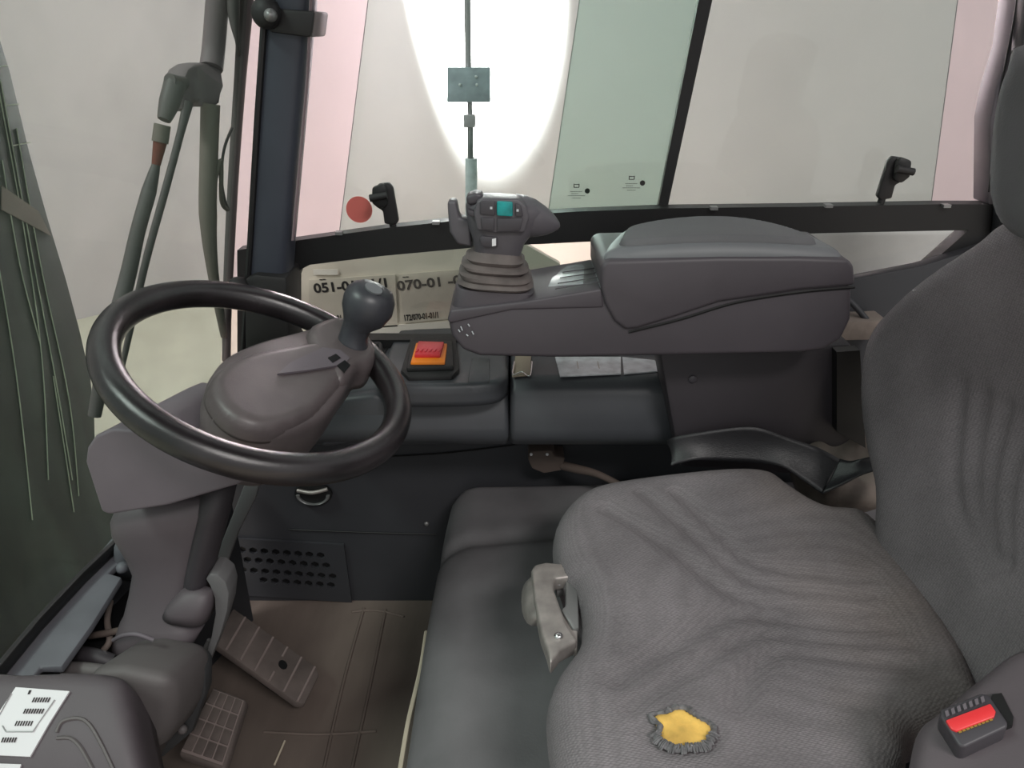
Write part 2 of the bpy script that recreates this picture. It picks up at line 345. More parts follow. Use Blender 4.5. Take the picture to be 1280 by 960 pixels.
# etched glass marks
for k, (uu, vv, par, Y) in enumerate(((722, 232, p2, 1.3285), (791, 222, p1, 1.3165))):
    c = atY(uu, vv, Y); ms = []
    for dx, dz, sx, sz in ((-.002, .002, .009, .0012), (-.002, -.003, .009, .0012), (-.006, 0, .0015, .006), (.0025, 0, .0015, .006)): ms.append(box_me(c+Vector((dx, 0, dz)), (sx, .0006, sz)))
    for dz, w_, dx in ((-.010, .022, 0), (-.0135, .012, -.003), (-.017, .030, 0), (-.021, .018, .002)):
        n = int(w_/.003)
        for j in range(n): ms.append(box_me(c+Vector((dx-w_/2+j*.003, 0, dz)), (.0018, .0006, .0012)))
    ms.append(slab_me([c+Vector((.017+.0045*math.cos(t*math.pi/6), 0, -.009+.0045*math.sin(t*math.pi/6))) for t in range(12)], (0, .0005, 0)))
    tag(link('etched_mark', join(*ms), 'print', par, smooth=False), kind='stuff')
# latches on the panes
def latch(par, u, v, s=1):
    c = atY(u, v, 1.30)
    def q(dx, dz, dy=0): return c+Vector((dx*s*.00128, dy, -dz*.00128))
    h = slab('latch', [q(-7, -24), (q(7, -26)), q(12, -20), q(17, 24), q(12, 29), q(-2, 27), q(-3, 10), q(-10, 6), q(-12, -16)], (0, -.014, 0), 'black', par, .003)
    slab('latch_lever', [q(-13, -22, -.014), q(2, -27, -.014), q(6, -20, -.014), q(5, 2, -.014), q(-6, 6, -.014), q(-15, -2, -.014)], (0, -.013, 0), 'gasket', h, .004)
    tube('latch_barrel', [q(-16, -9, -.03), q(6, -13, -.03)], .006, 'black', h, 12, 0)
    tube('latch_pin', [q(8, 26, -.006), q(9, 34, -.006)], .006, 'gasket', h, 10, 0)
latch(p1, 482, 252, 1); latch(p2, 1114, 220, -1)
# A pillar
def qv(u, v, Y): return atY(u, v, Y)
ap = link('trim_2', loft_me([sring((qv(a, v, 1.25)+qv(b, v, 1.25))/2, (1, 0, 0), (0, 1, 0), (qv(b, v, 1.25)-qv(a, v, 1.25)).length/2, .035, 4, 24) for a, b, v in
     ((346, 402, -120), (336, 394, 0), (328, 385, 100), (321, 376, 200), (314, 367, 300), (306, 360, 420), (298, 352, 520))]), 'navy')
tag(ap, 'navy painted front corner post of the cab', kind='structure')
link('post_seal', loft_me([sring(qv(u, v, 1.23), (1, 0, 0), (0, 1, 0), .006, .02, 3, 12) for u, v in ((342, -120), (334, 20), (325, 150), (316, 300), (307, 440))]), 'gasket', ap)
link('edge_lip', loft_me([sring(qv(u, v, 1.215), (1, 0, 0), (0, 1, 0), .0022, .004, 2, 8) for u, v in ((394, -120), (384, 100), (375, 200), (366, 300))]), 'plum2', ap)
link('clamp_band', slab_me([qv(u, v, 1.205) for u, v in ((338, 10), (393, 14), (389, 47), (336, 40))], (0, .095, 0), .004), 'black', ap)
dome('rubber_buffer', qv(331, 16, 1.2), (-.5, -1, .1), .021, .016, 'black', ap)
dome('buffer_bolt', qv(338, 19, 1.185), (.2, -1, 0), .009, .014, 'steel', ap)
link('foot_bracket', slab_me([qv(u, v, 1.20) for u, v in ((305, 350), (318, 343), (358, 347), (362, 440), (306, 440))], (0, .09, 0), .006), 'black', ap)
dome('bracket_knob', qv(298, 358, 1.2), (-.6, -1, .4), .016, .018, 'black', ap)
# rear post of the side window
rp = link('trim_3', slab_me([atY(u, v, 1.285) for u, v in ((1288, -120), (1310, -120), (1262, 258), (1236, 256), (1238, 150), (1246, 110), (1262, 60))], (0, .05, 0), .003), 'trimg'); tag(rp, 'grey rear post of the side window', kind='structure')
link('post_trim', slab_me([atY(u, v, 1.255) for u, v in ((1300, -120), (1420, -120), (1420, 300), (1250, 300), (1262, 180))], (0, .03, 0), .004), 'panel', rp)
link('post_seam', tube_me([atY(1277, -60, 1.283), atY(1270, 10, 1.283), atY(1250, 120, 1.283), atY(1236, 240, 1.283)], .0016), 'gasket', rp)
# cab rear corner panel (dark wedge seen between armrest and backrest)
rw = slab('wall_rear', [atY(u, v, 1.262) for u, v in ((1052, 352), (1150, 333), (1260, 300), (1420, 300), (1420, 700), (1040, 700))], (0, .025, 0), 'panel', None, .002); tag(rw, 'dark rear quarter panel of the cab', kind='structure')
slab('ledge_bar', [atY(u, v, 1.2) for u, v in ((1030, 403), (1110, 400), (1110, 425), (1030, 427))], (0, .05, 0), 'cloth', rw, .004)
tube('cable', [atY(1058, 372, 1.23), atY(1070, 384, 1.22), atY(1088, 405, 1.21)], .005, 'panel', rw)
# roof and rear wall out of frame so the interior is shaded as in a cab
tag(slab('ceiling', [(-.75, .05, 2.0), (1.1, .05, 2.0), (1.1, 1.36, 2.0), (-.75, 1.36, 2.0)], (0, 0, .06), 'panel'), 'cab roof', kind='structure')

# windscreen: curved sheet
def wx(y, z): return -.638+.22*(z-.40)+.13*max(0, (y-.72)/.58)**2
V = []; Fc = []; ny, nz = 16, 14
for th in (0, -.005):
    for j in range(nz+1):
        for i in range(ny+1):
            y = -.3+1.52*i/ny; z = .40+1.5*j/nz; V.append((wx(y, z)+th, y, z))
o2 = (ny+1)*(nz+1)
for s_ in (0, o2):
    for j in range(nz):
        for i in range(ny): a = s_+j*(ny+1)+i; Fc.append((a, a+1, a+ny+2, a+ny+1))
me = bpy.data.meshes.new('m'); me.from_pydata(V, [], Fc)
wd = link('window_4', me, 'g_wind', smooth='all'); tag(wd, 'curved front windscreen with a dusty film', kind='structure')
sl = loft_me([sring((wx(y, .40)-.004, y, .388), (1, 0, 0), (0, 0, 1), .006, .010, 3, 12) for y in [-.3+.1*i for i in range(16)]])
tag(link('trim_4', sl, 'gasket'), 'black rubber seal along the windscreen foot', kind='structure')
lp = slab('baseboard_front', [(wx(y, .38)+d, y, .360) for y, d in ((.1, -.03), (.1, .0), (.9, .0), (1.05, .0), (1.24, .0), (1.24, -.03), (.9, -.03))], (0, 0, -.360), 'panel'); tag(lp, 'dusty sill under the windscreen', kind='structure')

# ================================================================ OUTSIDE THINGS
# added slab standing in for the dark reflection in the windscreen
FB = lambda u, v: atX(u, v, -1.05)
bo = thing('reflection_slab', FB(40, 600), 'dark scratched slab outside the windscreen, added in place of its dark reflection at the far left', 'dark_slab')
bp_ = [FB(*p) for p in ((-60, -80), (-14, 0), (14, 90), (38, 190), (60, 270), (84, 350), (100, 410), (114, 470), (119, 520), (120, 560), (140, 600), (200, 640), (240, 720), (240, 1000), (-60, 1000))]
slab('reflection_side', bp_, (-.35, 0, 0), 'dark_slab', bo, .006)
for P in (((-12, 60), (30, 290), (52, 450), (60, 600)), ((0, 100), (40, 320), (70, 480), (90, 600)), ((2, 200), (24, 330), (50, 430)), ((20, 160), (52, 340), (86, 500), (98, 620)), ((-8, 300), (20, 470), (40, 650)), ((66, 470), (80, 560), (92, 640))):
    tube('scratch', [FB(*p)+Vector((.001, 0, 0)) for p in P], .0013, 'scratch', bo, 5)
for a, b in (((-4, 84), (9, 82)), ((6, 132), (24, 130)), ((16, 182), (38, 178))): tube('scratch', [FB(*a), FB(*b)], .0013, 'scratch', bo, 5, 0)
slab('reflection_patch', [FB(*p)+Vector((.002, 0, 0)) for p in ((0, 232), (46, 264), (62, 295), (0, 262))], (.002, 0, 0), 'olive', bo)

# wiper assembly in front of the windscreen
def wq(u, v, k=0.0):
    X = -.62
    for _ in range(6):
        p = atX(u, v, X); X = wx(min(p.y, 1.25), p.z)-.035-k
    return atX(u, v, X)
wi = thing('windscreen_wiper', wq(255, 480), 'dusty wiper linkage with forked rods hanging outside the windscreen beside the corner post', 'wiper')
tube('motor_arm', [wq(278, -60), wq(272, 0), wq(267, 60), wq(264, 85)], [.017, .0165, .0165, .017], 'plum2', wi, 12)
slab('motor_bracket', [wq(u, v) for u, v in ((231, 97), (236, 86), (245, 80), (258, 78), (276, 80), (277, 108), (274, 132), (253, 134), (250, 126), (242, 126), (236, 140), (228, 137), (231, 120))], (-.03, 0, 0), 'plum2', wi, .004)
tube('lower_arm', [wq(263, 130), wq(261, 200), wq(260, 270), wq(266, 340), wq(280, 420)], [.014, .0135, .0135, .009, .006], 'olive', wi, 12)
tube('arm_strut', [wq(268, 230), wq(276, 200), wq(277, 250), wq(284, 262)], .0035, 'olive', wi)
tube('pivot_pin', [wq(212, 100), wq(230, 104)], .009, 'wiper', wi, 10, 0)
tube('linkage_rod', [wq(219, 104), wq(212, 128), wq(205, 150)], [.015, .014, .009], 'wiper', wi, 12)
tube('rod_sleeve', [wq(203, 156), wq(200, 178)], .011, 'olive', wi, 12, 0)
tube('red_joint', [wq(200, 178), wq(195, 206)], [.009, .006], 'rust', wi, 12, 0)
tube('wiper_arm', [wq(195, 206), wq(186, 240), wq(172, 290), wq(158, 352), wq(136, 430), wq(118, 520)], [.0055, .010, .010, .011, .011, .009], 'wiper', wi, 12)
tube('thin_rod', [wq(235, 128), wq(226, 165), wq(206, 240), wq(186, 312), wq(170, 380), wq(150, 470)], [.008, .0055, .0055, .0055, .005, .004], 'wiper', wi, 10)
bl = thing('wiper_blade', wq(285, 450), 'long dark green upright blade with a thin hose beside the corner post', 'wiper')
tube('blade', [wq(311, -40), wq(306, 20), wq(300, 100), wq(293, 200), wq(288, 290), wq(284, 380), wq(283, 450)], [.011, .011, .009, .0085, .0085, .008, .008], 'wiper', bl, 10)
tube('hose', [wq(291, -40), wq(292, 15), wq(296, 50), wq(299, 68)], [.010, .009, .003, .002], 'wiper', bl, 10)
tube('hose_loop', [wq(290, 160), wq(282, 180), wq(278, 200), wq(277, 225), wq(281, 250), wq(286, 262)], .0022, 'wiper', bl, 8)
tube('hose_tail', [wq(266, 325), wq(276, 370), wq(281, 420)], .003, 'wiper', bl, 8)
# outside rod with plate
ro = thing('rod_with_plate', atY(589, 262, 1.62), 'slim grey upright rod outside the side window carrying a small square plate', 'rod')
tube('rod', [atY(583, -120, 1.62), atY(585, 60, 1.62), atY(587, 128, 1.62)], [.0068, .0062, .0055], 'rod', ro, 10)
slab('square_plate', [atY(u, v, 1.60) for u, v in ((559, 84), (613, 84), (613, 128), (559, 128))], (0, .006, 0), 'plate', ro, .001)
for u, v in ((575, 106), (596, 106), (595, 96)): dome('plate_bolt', atY(u, v, 1.599), (0, -1, 0), .0028, .002, 'white', ro)
tube('rod_upper_stub', [atY(587, 126, 1.62), atY(588, 148, 1.62)], .005, 'rod', ro, 10, 0)
box('coupling', atY(587, 151, 1.62), (.023, .02, .024), 'rod', ro, bev=.002)
tube('rod_lower', [atY(588, 158, 1.62), atY(588, 200, 1.62)], .006, 'steel', ro, 10, 0)
tube('white_sleeve', [atY(589, 198, 1.62), atY(589, 280, 1.62)], .0125, 'whitish', ro, 14, 0)
# label board
YB = 1.52
lb = thing('label_board', atY(520, 430, YB), 'beige board outside the lower pane with two printed location labels', 'sign')
slab('board', [atY(u, v, YB) for u, v in ((330, 318), (640, 296), (700, 330), (700, 445), (330, 445))], (0, .02, 0), 'board', lb)
slab('board_foot', [atY(u, v, YB-.004) for u, v in ((330, 418), (700, 392), (700, 445), (330, 445))], (0, .004, 0), 'paperlite', lb)
for (P, big, small, u0, v0, u1, v1, us, vs) in ((((386, 350), (494, 343), (497, 408), (386, 416)), '051-01-01/1', '172/051-01-01/1', 393, 366, 484, 359, 398, 403),
        (((498, 343), (610, 334), (612, 394), (505, 404)), '070-01 -01/1', '172/070-01-01/1', 497, 363, 600, 353, 505, 401)):
    la = slab('paper_label', [atY(u, v, YB-.004) for u, v in P], (0, .003, 0), 'paper', lb)
    a = atY(u0, v0, YB-.0046); b = atY(u1, v1, YB-.0046); ux = (b-a)
    sz = .042; me_o = text('print', big, sz, a, ux, (0, 0, 1), 'print', la, sx=.62)
    xs = [v.co.dot(ux.normalized()) for v in me_o.data.vertices]; k = ux.length/(max(xs)-min(xs)); 
    og = ORG[me_o.name]; base = a-og
    T = Matrix.Translation(base)@Matrix.Rotation(-math.atan2(ux.z, ux.x), 4, 'Y')@Matrix.Diagonal((k, 1, .66, 1))@Matrix.Rotation(math.atan2(ux.z, ux.x), 4, 'Y')@Matrix.Translation(-base)
    me_o.data.transform(T)
    text('print', small, .018, atY(us, vs, YB-.0046), ux, (0, 0, 1), 'print', la, sx=.62)
    for du, dv in ((0, -36), (4, -37)): box('print', atY(u0+8+du, v0+dv*.4-2, YB-.005), (.006, .0005, .002), 'print', la)
box('smudge', atY(407, 340, YB-.0045), (.05, .001, .012), 'paperlite', lb)
# white bonnet outside at the right
bn = slab('engine_bonnet', [(.42, 1.75, .2), (2.6, 1.75, .2), (2.6, 1.75, .70), (.42, 1.75, .70)], (0, .08, 0), 'bonnet', None, .02, 4)
tag(bn, 'plain white engine bonnet outside, behind the armrest', 'bonnet')

# ================================================================ SIDE CONSOLE
sc = thing('side_console', (0, 1.2, .44), 'charcoal moulded side console under the window with a red and orange switch', 'console')
def prism(x0, x1, prof, m, name, bev=.006, par=sc): return slab(name, [(x0, y, z) for y, z in prof], (x1-x0, 0, 0), m, par, bev, 3)
xs_ = atZ(637, 470, .58).x
prism(-.37, xs_-.001, [(1.30, .592), (1.205, .592), (1.17, .575), (1.135, .51), (1.135, .487), (1.16, .462), (1.30, .44)], 'console', 'front_section', .01)
prism(xs_+.001, .46, [(1.30, .592), (1.165, .592), (1.142, .575), (1.128, .51), (1.132, .487), (1.16, .462), (1.30, .44)], 'console', 'rear_section', .01)
# raised pad with switch
ZP = .592
pad = puff('raised_pad', sm2([(atZ(u, v, ZP+.012).x, atZ(u, v, ZP+.012).y) for u, v in ((484, 440), (495, 417), (508, 411), (590, 409), (628, 418), (634, 450), (632, 470), (600, 480), (500, 481), (476, 470))], 5), Fr((0, 0, ZP+.012), (0, 0, 1)), 'console', sc, r=.008, depth=.03, res=.005)
def zq(u, v, z): return atZ(u, v, z)
slab('switch_well', [zq(u, v, ZP+.019) for u, v in ((513, 422), (570, 421), (574, 461), (565, 470), (510, 471), (501, 462))], (0, 0, -.012), 'black', pad, .003)
slab('switch_collar', [zq(u, v, ZP+.026) for u, v in ((514, 426), (566, 425), (567, 458), (508, 460))], (0, 0, -.012), 'gasket', pad, .003)
ob = slab('orange_surround', [zq(u, v, ZP+.030) for u, v in ((520, 428), (559, 429), (556, 453), (513, 453))], (0, 0, -.016), 'orange', pad, .002)
slab('red_rocker', [zq(u, v, ZP+.036) for u, v in ((523, 426), (555, 427), (550, 443), (518, 443))], (0, 0, -.008), 'red', ob, .0015)
for k in range(6):
    a = zq(520+k*5.6, 440, ZP+.0365); tube('grip_rib', [a, a+Vector((.003, .012, .0))], .0012, 'red', ob, 6, 0)
slab('inset_tray', [zq(u, v, ZP+.014) for u, v in ((590, 447), (612, 447), (612, 476), (585, 477))], (0, 0, -.004), 'console', pad, .002)
slab('tray_recess', [zq(u, v, ZP+.002) for u, v in ((462, 424), (494, 422), (480, 442), (466, 444))], (0, 0, -.004), 'gasket', sc, .001)
tube('tray_handle', [zq(462, 432, ZP+.012), zq(474, 430, ZP+.012), zq(476, 440, ZP+.008)], .004, 'black', sc)
tc_ = slab('clip', [zq(u, v, ZP+.003) for u, v in ((645, 440), (664, 440), (663, 468), (640, 470))], (0, 0, -.003), 'tan', sc, .001); tc_['label'] = 'tan metal clip'
tube('clip_wire', [zq(643, 452, ZP+.008), zq(641, 468, ZP+.006), zq(652, 465, ZP+.006), zq(662, 470, ZP+.006), zq(665, 452, ZP+.008)], .0012, 'chrome', tc_, 6)
for P in (((694, 446), (776, 446), (776, 467), (700, 470)), ((778, 446), (818, 450), (829, 463), (780, 467))):
    l_ = slab('white_label', [zq(u, v, ZP+.0025) for u, v in P], (0, 0, -.002), 'whitish', sc); l_['label'] = 'worn white label'
for u in (722, 748): box('label_line', zq(u, 456, ZP+.003), (.001, .03, .0006), 'tan', sc)
slab('corner_box', [atY(u, v, 1.145) for u, v in ((405, 500), (470, 492), (505, 515), (505, 548), (398, 562))], (0, .12, 0), 'console', sc, .012, 3)
# belt receptor (brown piece with two rivets)
cl = thing('cable_bracket', atY(690, 590, 1.25), 'dusty brown cable bracket with two bright rivets on the dark side wall', 'bracket')
link('bracket_body', slab_me([atY(u, v, 1.25) for u, v in ((662, 565), (690, 563), (693, 571), (706, 573), (703, 588), (680, 592), (665, 586), (660, 575))], (0, .048, 0), .003), 'brown', cl)
tube('cable', [atY(700, 581, 1.26), atY(720, 586, 1.24), atY(745, 592, 1.22), atY(775, 606, 1.2)], [.009, .009, .007, .006], 'brown', cl)
for u in (664, 684): dome('rivet', atY(u, 568, 1.247), (0, -1, .2), .0028, .002, 'white', cl)
# wall details: seams, round handle, bolt
YF = 1.297
tube('seam', [atY(452, 572, YF), atY(560, 566, YF), atY(700, 550, YF), atY(840, 545, YF)], .0016, 'gasket', ws, 6)
tube('seam', [atY(702, 548, YF), atY(703, 580, YF)], .0014, 'gasket', ws, 6, 0)
tube('seam', [atY(360, 662, YF), atY(470, 666, YF), atY(545, 668, YF)], .0012, 'gasket', ws, 6)
dome('bolt_head', atY(533, 655, 1.298), (0, -1, 0), .005, .003, 'steel', ws)
fd = Fr(atY(392, 617, 1.292), (0, -1, .0), (1, 0, 0))
link('grip_recess', plate_me(circ2(0, 0, .037, 28, .026), [], fd, .006), 'gasket', ws)
link('grip_ring', loft_me([sring(fd.p(.030*math.cos(t), .021*math.sin(t), .006), (math.cos(t), 0, 0), (0, 1, 0), .004, .004, 2, 8) for t in [math.pi+math.pi*k/16 for k in range(17)]]), 'steel', ws)
link('grip_lip', tube_me([fd.p(-.03, .010, .004), fd.p(0, .008, .009), fd.p(.03, .013, .004)], .004), 'metal', ws)
# perforated vent plate with real hexagonal holes
fv = Fr(atY(350, 715, 1.296), (0, -1, 0), (1, 0, 0))
hx = []; 
for (r0, v0, us) in ((0, 686, range(303, 412, 14)), (1, 698, range(296, 418, 14)), (2, 711, range(304, 424, 14)), (3, 722, range(330, 424, 14))):
    for u in us:
        q = fv.px(u, v0+(u-300)*.075); hx.append([(q[0]+.0092*math.cos(math.pi/3*k+.5), q[1]+.0088*math.sin(math.pi/3*k+.5)) for k in range(6)])
vp = [fv.px(u, v) for u, v in ((286, 672), (430, 680), (440, 752), (286, 742))]
va = link('vent_plate', plate_me(vp, hx, fv, .006), 'panel', ws)
link('vent_backing', plate_me(vp, [], Fr(fv.o+Vector((0, .0034, 0)), (0, -1, 0)), .0006), 'gasket', ws)

# ================================================================ SEAT BOX WITH MAT
zb = .31
pb = [(atZ(u, v, zb).x, atZ(u, v, zb).y) for u, v in ((572, 608), (650, 601), (760, 600), (900, 600))]
pb = [(atZ(500, 960, zb).x-.004, .30), (atZ(500, 960, zb).x, .64), (atZ(530, 780, zb).x, atZ(530, 780, zb).y), (atZ(556, 640, zb).x, atZ(556, 640, zb).y), (atZ(562, 614, zb).x, atZ(562, 614, zb).y), (-.10, 1.275), (.2, 1.28), (.7, 1.28), (.7, .30)]
sb = thing('seat_box', (.25, .8, 0), 'worn grey vinyl covered box carrying the seat, at the edge of the footwell', 'box')
def hb(X, Y): return -.012*np.exp(-((Y-1.10-.02*np.sin(X*9))/.02)**2)+.006*np.sin(Y*9+X*3)-.03*np.clip((-X-.06)/.06, 0, 1)**2
puff('vinyl_mat', pb, Fr((0, 0, zb+.008), (0, 0, 1)), 'mat_', sb, r=.02, depth=.05, res=.008, H=hb)
slab('box_body', [(-.115, .32, 0), (.68, .32, 0), (.68, 1.27, 0), (-.105, 1.27, 0)], (0, 0, .262), 'tealdark', sb)
tube('mat_edge', [atZ(533, 790, .25), atZ(527, 830, .25), atZ(520, 862, .25), atZ(510, 905, .25), atZ(500, 965, .25)], .0035, 'cream', sb, 6)['label'] = 'cream worn mat edge'
# floor mat relief lines
fo = bpy.data.objects['floor.001']
for P in (((455, 760), (430, 850), (405, 960)), ((482, 762), (462, 860), (440, 960)), ((330, 915), (400, 918), (470, 914)), ((440, 765), (470, 763), (505, 771))):
    tube('mat_ridge', [atZ(u, v, .001) for u, v in P], .003, 'floor', fo, 6)
tube('straw', [atZ(356, 926, .004), atZ(350, 940, .004), atZ(343, 956, .004)], .0018, 'cream', None, 6)
tag(bpy.data.objects['straw'], 'thin pale straw lying on the cab floor beside the small pedal', 'straw')

# ================================================================ SEAT
ZC = .50
FC = Fr((0, 0, ZC), (0, 0, 1))
def c2(u, v): return FC.px(u, v)
seat = thing('operator_seat', (.3, .75, .31), 'grey woven fabric operator seat with a torn cushion showing yellow foam', 'seat')
co = [c2(*p) for p in ((760, 594), (850, 583), (925, 577), (968, 582), (998, 601), (1032, 619), (1085, 630), (1128, 672), (1176, 738), (1214, 800), (1232, 845), (1230, 862), (1178, 884), (1148, 900), (1142, 930), (1140, 985))]+[(.44, .42), (.36, .39), (.16, .39)]+[c2(*p) for p in ((725, 1020), (700, 960), (687, 905), (685, 850), (700, 815), (724, 785), (729, 750), (720, 715), (702, 697), (692, 665), (697, 632), (722, 606))]
co = sm2(co, 5)
g = lambda L: [c2(640+x/2, 560+y/2) for x, y in L]
GR = []
for L, wd_, dp in (([(410, 110), (500, 190), (590, 262), (720, 288), (900, 305)], .012, .0050), ([(325, 110), (440, 200), (560, 290), (640, 318), (920, 345)], .012, .0050), ([(240, 150), (400, 245), (520, 325), (620, 358), (930, 383)], .014, .0058),
                   ([(270, 570), (420, 475), (520, 410), (590, 395), (720, 405), (960, 425)], .015, .0065), ([(300, 640), (470, 530), (570, 465), (660, 445), (1000, 470)], .012, .0050), ([(560, 640), (600, 560), (650, 500), (720, 490), (1000, 525)], .013, .005)):
    q = catmull([(a, b, 0) for a, b in g(L)], 5); GR.append(([(p.x, p.y) for p in q], wd_, dp))
tc = c2(852, 916)
def hc(X, Y):
    h = .004*np.exp(-((X-.28)/.16)**2)-.018*np.exp(-(((X-.36)/.17)**2+((Y-.72)/.15)**2))
    h += .010*np.clip((X-.46)/.1, -0, 1)-.05*np.clip((.16-X)/.12, 0, 1)**2*.25
    return h-.006*np.exp(-(((X-tc[0])/.04)**2+((Y-tc[1])/.025)**2)**2)
cu = puff('seat_cushion', co, FC, 'cushion', seat, r=.036, depth=.09, res=.0055, H=hc, grooves=GR, bulge=.02)
# tear
def ch(x, y):
    X = np.array([x]); return float(hc(X, np.array([y]))[0])
to = [c2(*p) for p in ((815, 897), (832, 893), (843, 888), (858, 889), (872, 899), (888, 908), (890, 918), (880, 934), (866, 936), (848, 938), (832, 934), (822, 922), (826, 910))]
zt = ch(*tc)
puff('exposed_foam', sm2(to, 3), Fr((0, 0, ZC+zt+.0075), (0, 0, 1)), 'foam', cu, r=.004, depth=.008, res=.003, H=lambda X, Y: .0015*np.sin(X*160)*np.cos(Y*190))['label'] = 'yellow foam showing through a frayed tear'
rng = random.Random(7); tt = sm2(to, 6); ctx = sum(p[0] for p in tt)/len(tt); cty = sum(p[1] for p in tt)/len(tt); lips = []
rim = [Vector((p[0]+(p[0]-ctx)*.05, p[1]+(p[1]-cty)*.05, ZC+zt+.0062+rng.uniform(-.001, .0012))) for p in tt]
rim.append(rim[0]); lips.append(tube_me(rim, [.0022+rng.random()*.0018 for _ in rim], 6, 2))
for i, p in enumerate(tt):
    n = 3 if p[1] < cty-.006 else 0
    for _ in range(n):
        s_ = rng.uniform(1.02, 1.28); e_ = rng.uniform(.85, 1.0)
        a = Vector((ctx+(p[0]-ctx)*s_+rng.uniform(-.002, .002), cty+(p[1]-cty)*s_, ZC+zt+.0065)); b = Vector((ctx+(p[0]-ctx)*e_, cty+(p[1]-cty)*e_, ZC+zt+.0085+rng.random()*.002))
        lips.append(tube_me([a, (a+b)/2+Vector((0, 0, .002)), b], .0009, 5, 2))
tag(link('frayed_edge', join(*lips), 'fray', cu), kind='stuff')
# seat pan and suspension below the cushion
slab('seat_pan', [(.10, .46, .37), (.60, .46, .37), (.60, .95, .37), (.10, .95, .37)], (0, 0, .045), 'panel', seat, .01)
slab('suspension', [(.16, .50, .327), (.56, .50, .327), (.56, .93, .327), (.16, .93, .327)], (0, 0, .05), 'black', seat, .01)
# backrest
nb = Vector((-1, -.10, .20)).normalized(); FBk = Fr((.495, .75, .5), nb, (0, 1, 0))
if FBk.uy.z < 0: FBk.ux = -FBk.ux; FBk.uy = FBk.n.cross(FBk.ux)
b2 = FBk.px
bk = [b2(*p) for p in ((1250, 262), (1205, 295), (1150, 338), (1112, 372), (1085, 402), (1071, 440), (1067, 490), (1070, 560), (1076, 610), (1074, 660), (1074, 720), (1082, 780))]
xm = max(p[0] for p in bk) if bk[6][0] > 0 else min(p[0] for p in bk)
mid = b2(1245, 640)[0]
mir = [(2*(0.0)-p[0]*1.0, p[1]) for p in bk[::-1] if True]
sgn = 1 if bk[6][0] > 0 else -1
mir = [(-sgn*.10, -.13), (-sgn*.28, -.10), (-sgn*.34, .12), (-sgn*.33, .30), (-sgn*.26, .42), (-sgn*.16, .47), (sgn*.0, .49)]
bk = sm2(bk+mir, 4)
GB = []
for L in ([(1193, 478), (1182, 540), (1176, 600), (1186, 655), (1212, 712)], [(1216, 490), (1202, 560), (1198, 620), (1206, 670), (1222, 708)], [(1240, 505), (1222, 565), (1215, 630), (1220, 680), (1234, 706)], [(1262, 525), (1243, 585), (1236, 640), (1240, 700)], [(1285, 545), (1266, 600), (1258, 650), (1262, 700)], [(1310, 580), (1290, 620), (1284, 700)]):
    q = catmull([(a, b, 0) for a, b in [b2(*p) for p in L]], 5); GB.append(([(p.x, p.y) for p in q], .009, .007))
ce = b2(1250, 600)
def hbk(X, Y): return -.022*np.exp(-(((X-ce[0])/.13)**2+((Y-ce[1])/.17)**2)**1.5)+.012*np.exp(-((np.abs(X)-.24)/.07)**2)
puff('backrest', bk, FBk, 'fabric', seat, r=.05, depth=.08, res=.0065, H=hbk, grooves=GB, bulge=.02)
# headrest
nh = Vector((-1, -.12, .14)).normalized(); FH = Fr((.575, .75, .95), nh, (0, 1, 0))
if FH.uy.z < 0: FH.ux = -FH.ux; FH.uy = FH.n.cross(FH.ux)
hd = [FH.px(*p) for p in ((1300, 50), (1268, 90), (1253, 140), (1246, 200), (1246, 250), (1256, 282), (1275, 300), (1310, 322))]
sg = 1 if hd[4][0] > 0 else -1
hd = sm2(hd+[(-sg*.0, FH.px(1310, 322)[1]-.0), (-sg*.12, hd[5][1]), (-sg*.15, hd[3][1]), (-sg*.12, hd[0][1]-.01)], 5)
puff('headrest', hd, Fr(FH.o+FH.n*.03, FH.n, FH.ux), 'headfabric', seat, r=.04, depth=.05, res=.007, bulge=.01)
# front lever assembly
lv = Fr((0, 0, .455), (0, 0, 1))
Y0 = .80
def L3(u, v, z): return atZ(u, v, z)
hm = slab('adjust_handle', [L3(u, v, .475) for u, v in ((664, 712), (668, 705), (682, 702), (706, 704), (714, 712), (716, 720), (694, 722), (692, 735), (708, 778), (722, 800), (700, 812), (688, 828), (684, 812), (676, 790), (668, 750))], (0, 0, -.022), 'metal', seat, .004, 3)
hm['label'] = 'worn grey metal seat adjuster handle'
link('handle_shell', loft_me([sring(L3(u, v, z), (1, 0, 0), (0, 1, 0), a, b, 2.4, 18) for u, v, z, a, b in ((674, 762, .415, .006, .015), (668, 758, .425, .014, .035), (667, 752, .445, .016, .045), (671, 745, .462, .012, .042), (676, 742, .472, .006, .03))]), 'metal', hm, smooth='all')
slab('handle_guide', [L3(u, v, .468) for u, v in ((707, 725), (722, 725), (724, 785), (716, 786), (701, 762), (707, 756))], (0, 0, -.02), 'steel', hm, .003)
slab('handle_web', [L3(u, v, .452) for u, v in ((692, 720), (712, 720), (712, 735), (696, 740))], (0, 0, -.01), 'steel', hm, .002)
for u, v in ((698, 728), (706, 727)): link('web_ring', loft_me([sring(L3(u, v, .462)+Vector((.005*math.cos(t), .005*math.sin(t), 0)), (math.cos(t), math.sin(t), 0), (0, 0, 1), .0014, .0014, 2, 6) for t in [k*math.pi/7 for k in range(14)]], closed=True), 'steel', hm)
dome('handle_bolt', L3(698, 795, .476), (0, 0, 1), .0055, .004, 'chrome', hm)
slab('link_plate', [L3(u, v, .464) for u, v in ((700, 764), (722, 776), (722, 812), (700, 806))], (0, 0, -.012), 'metal', hm, .002)
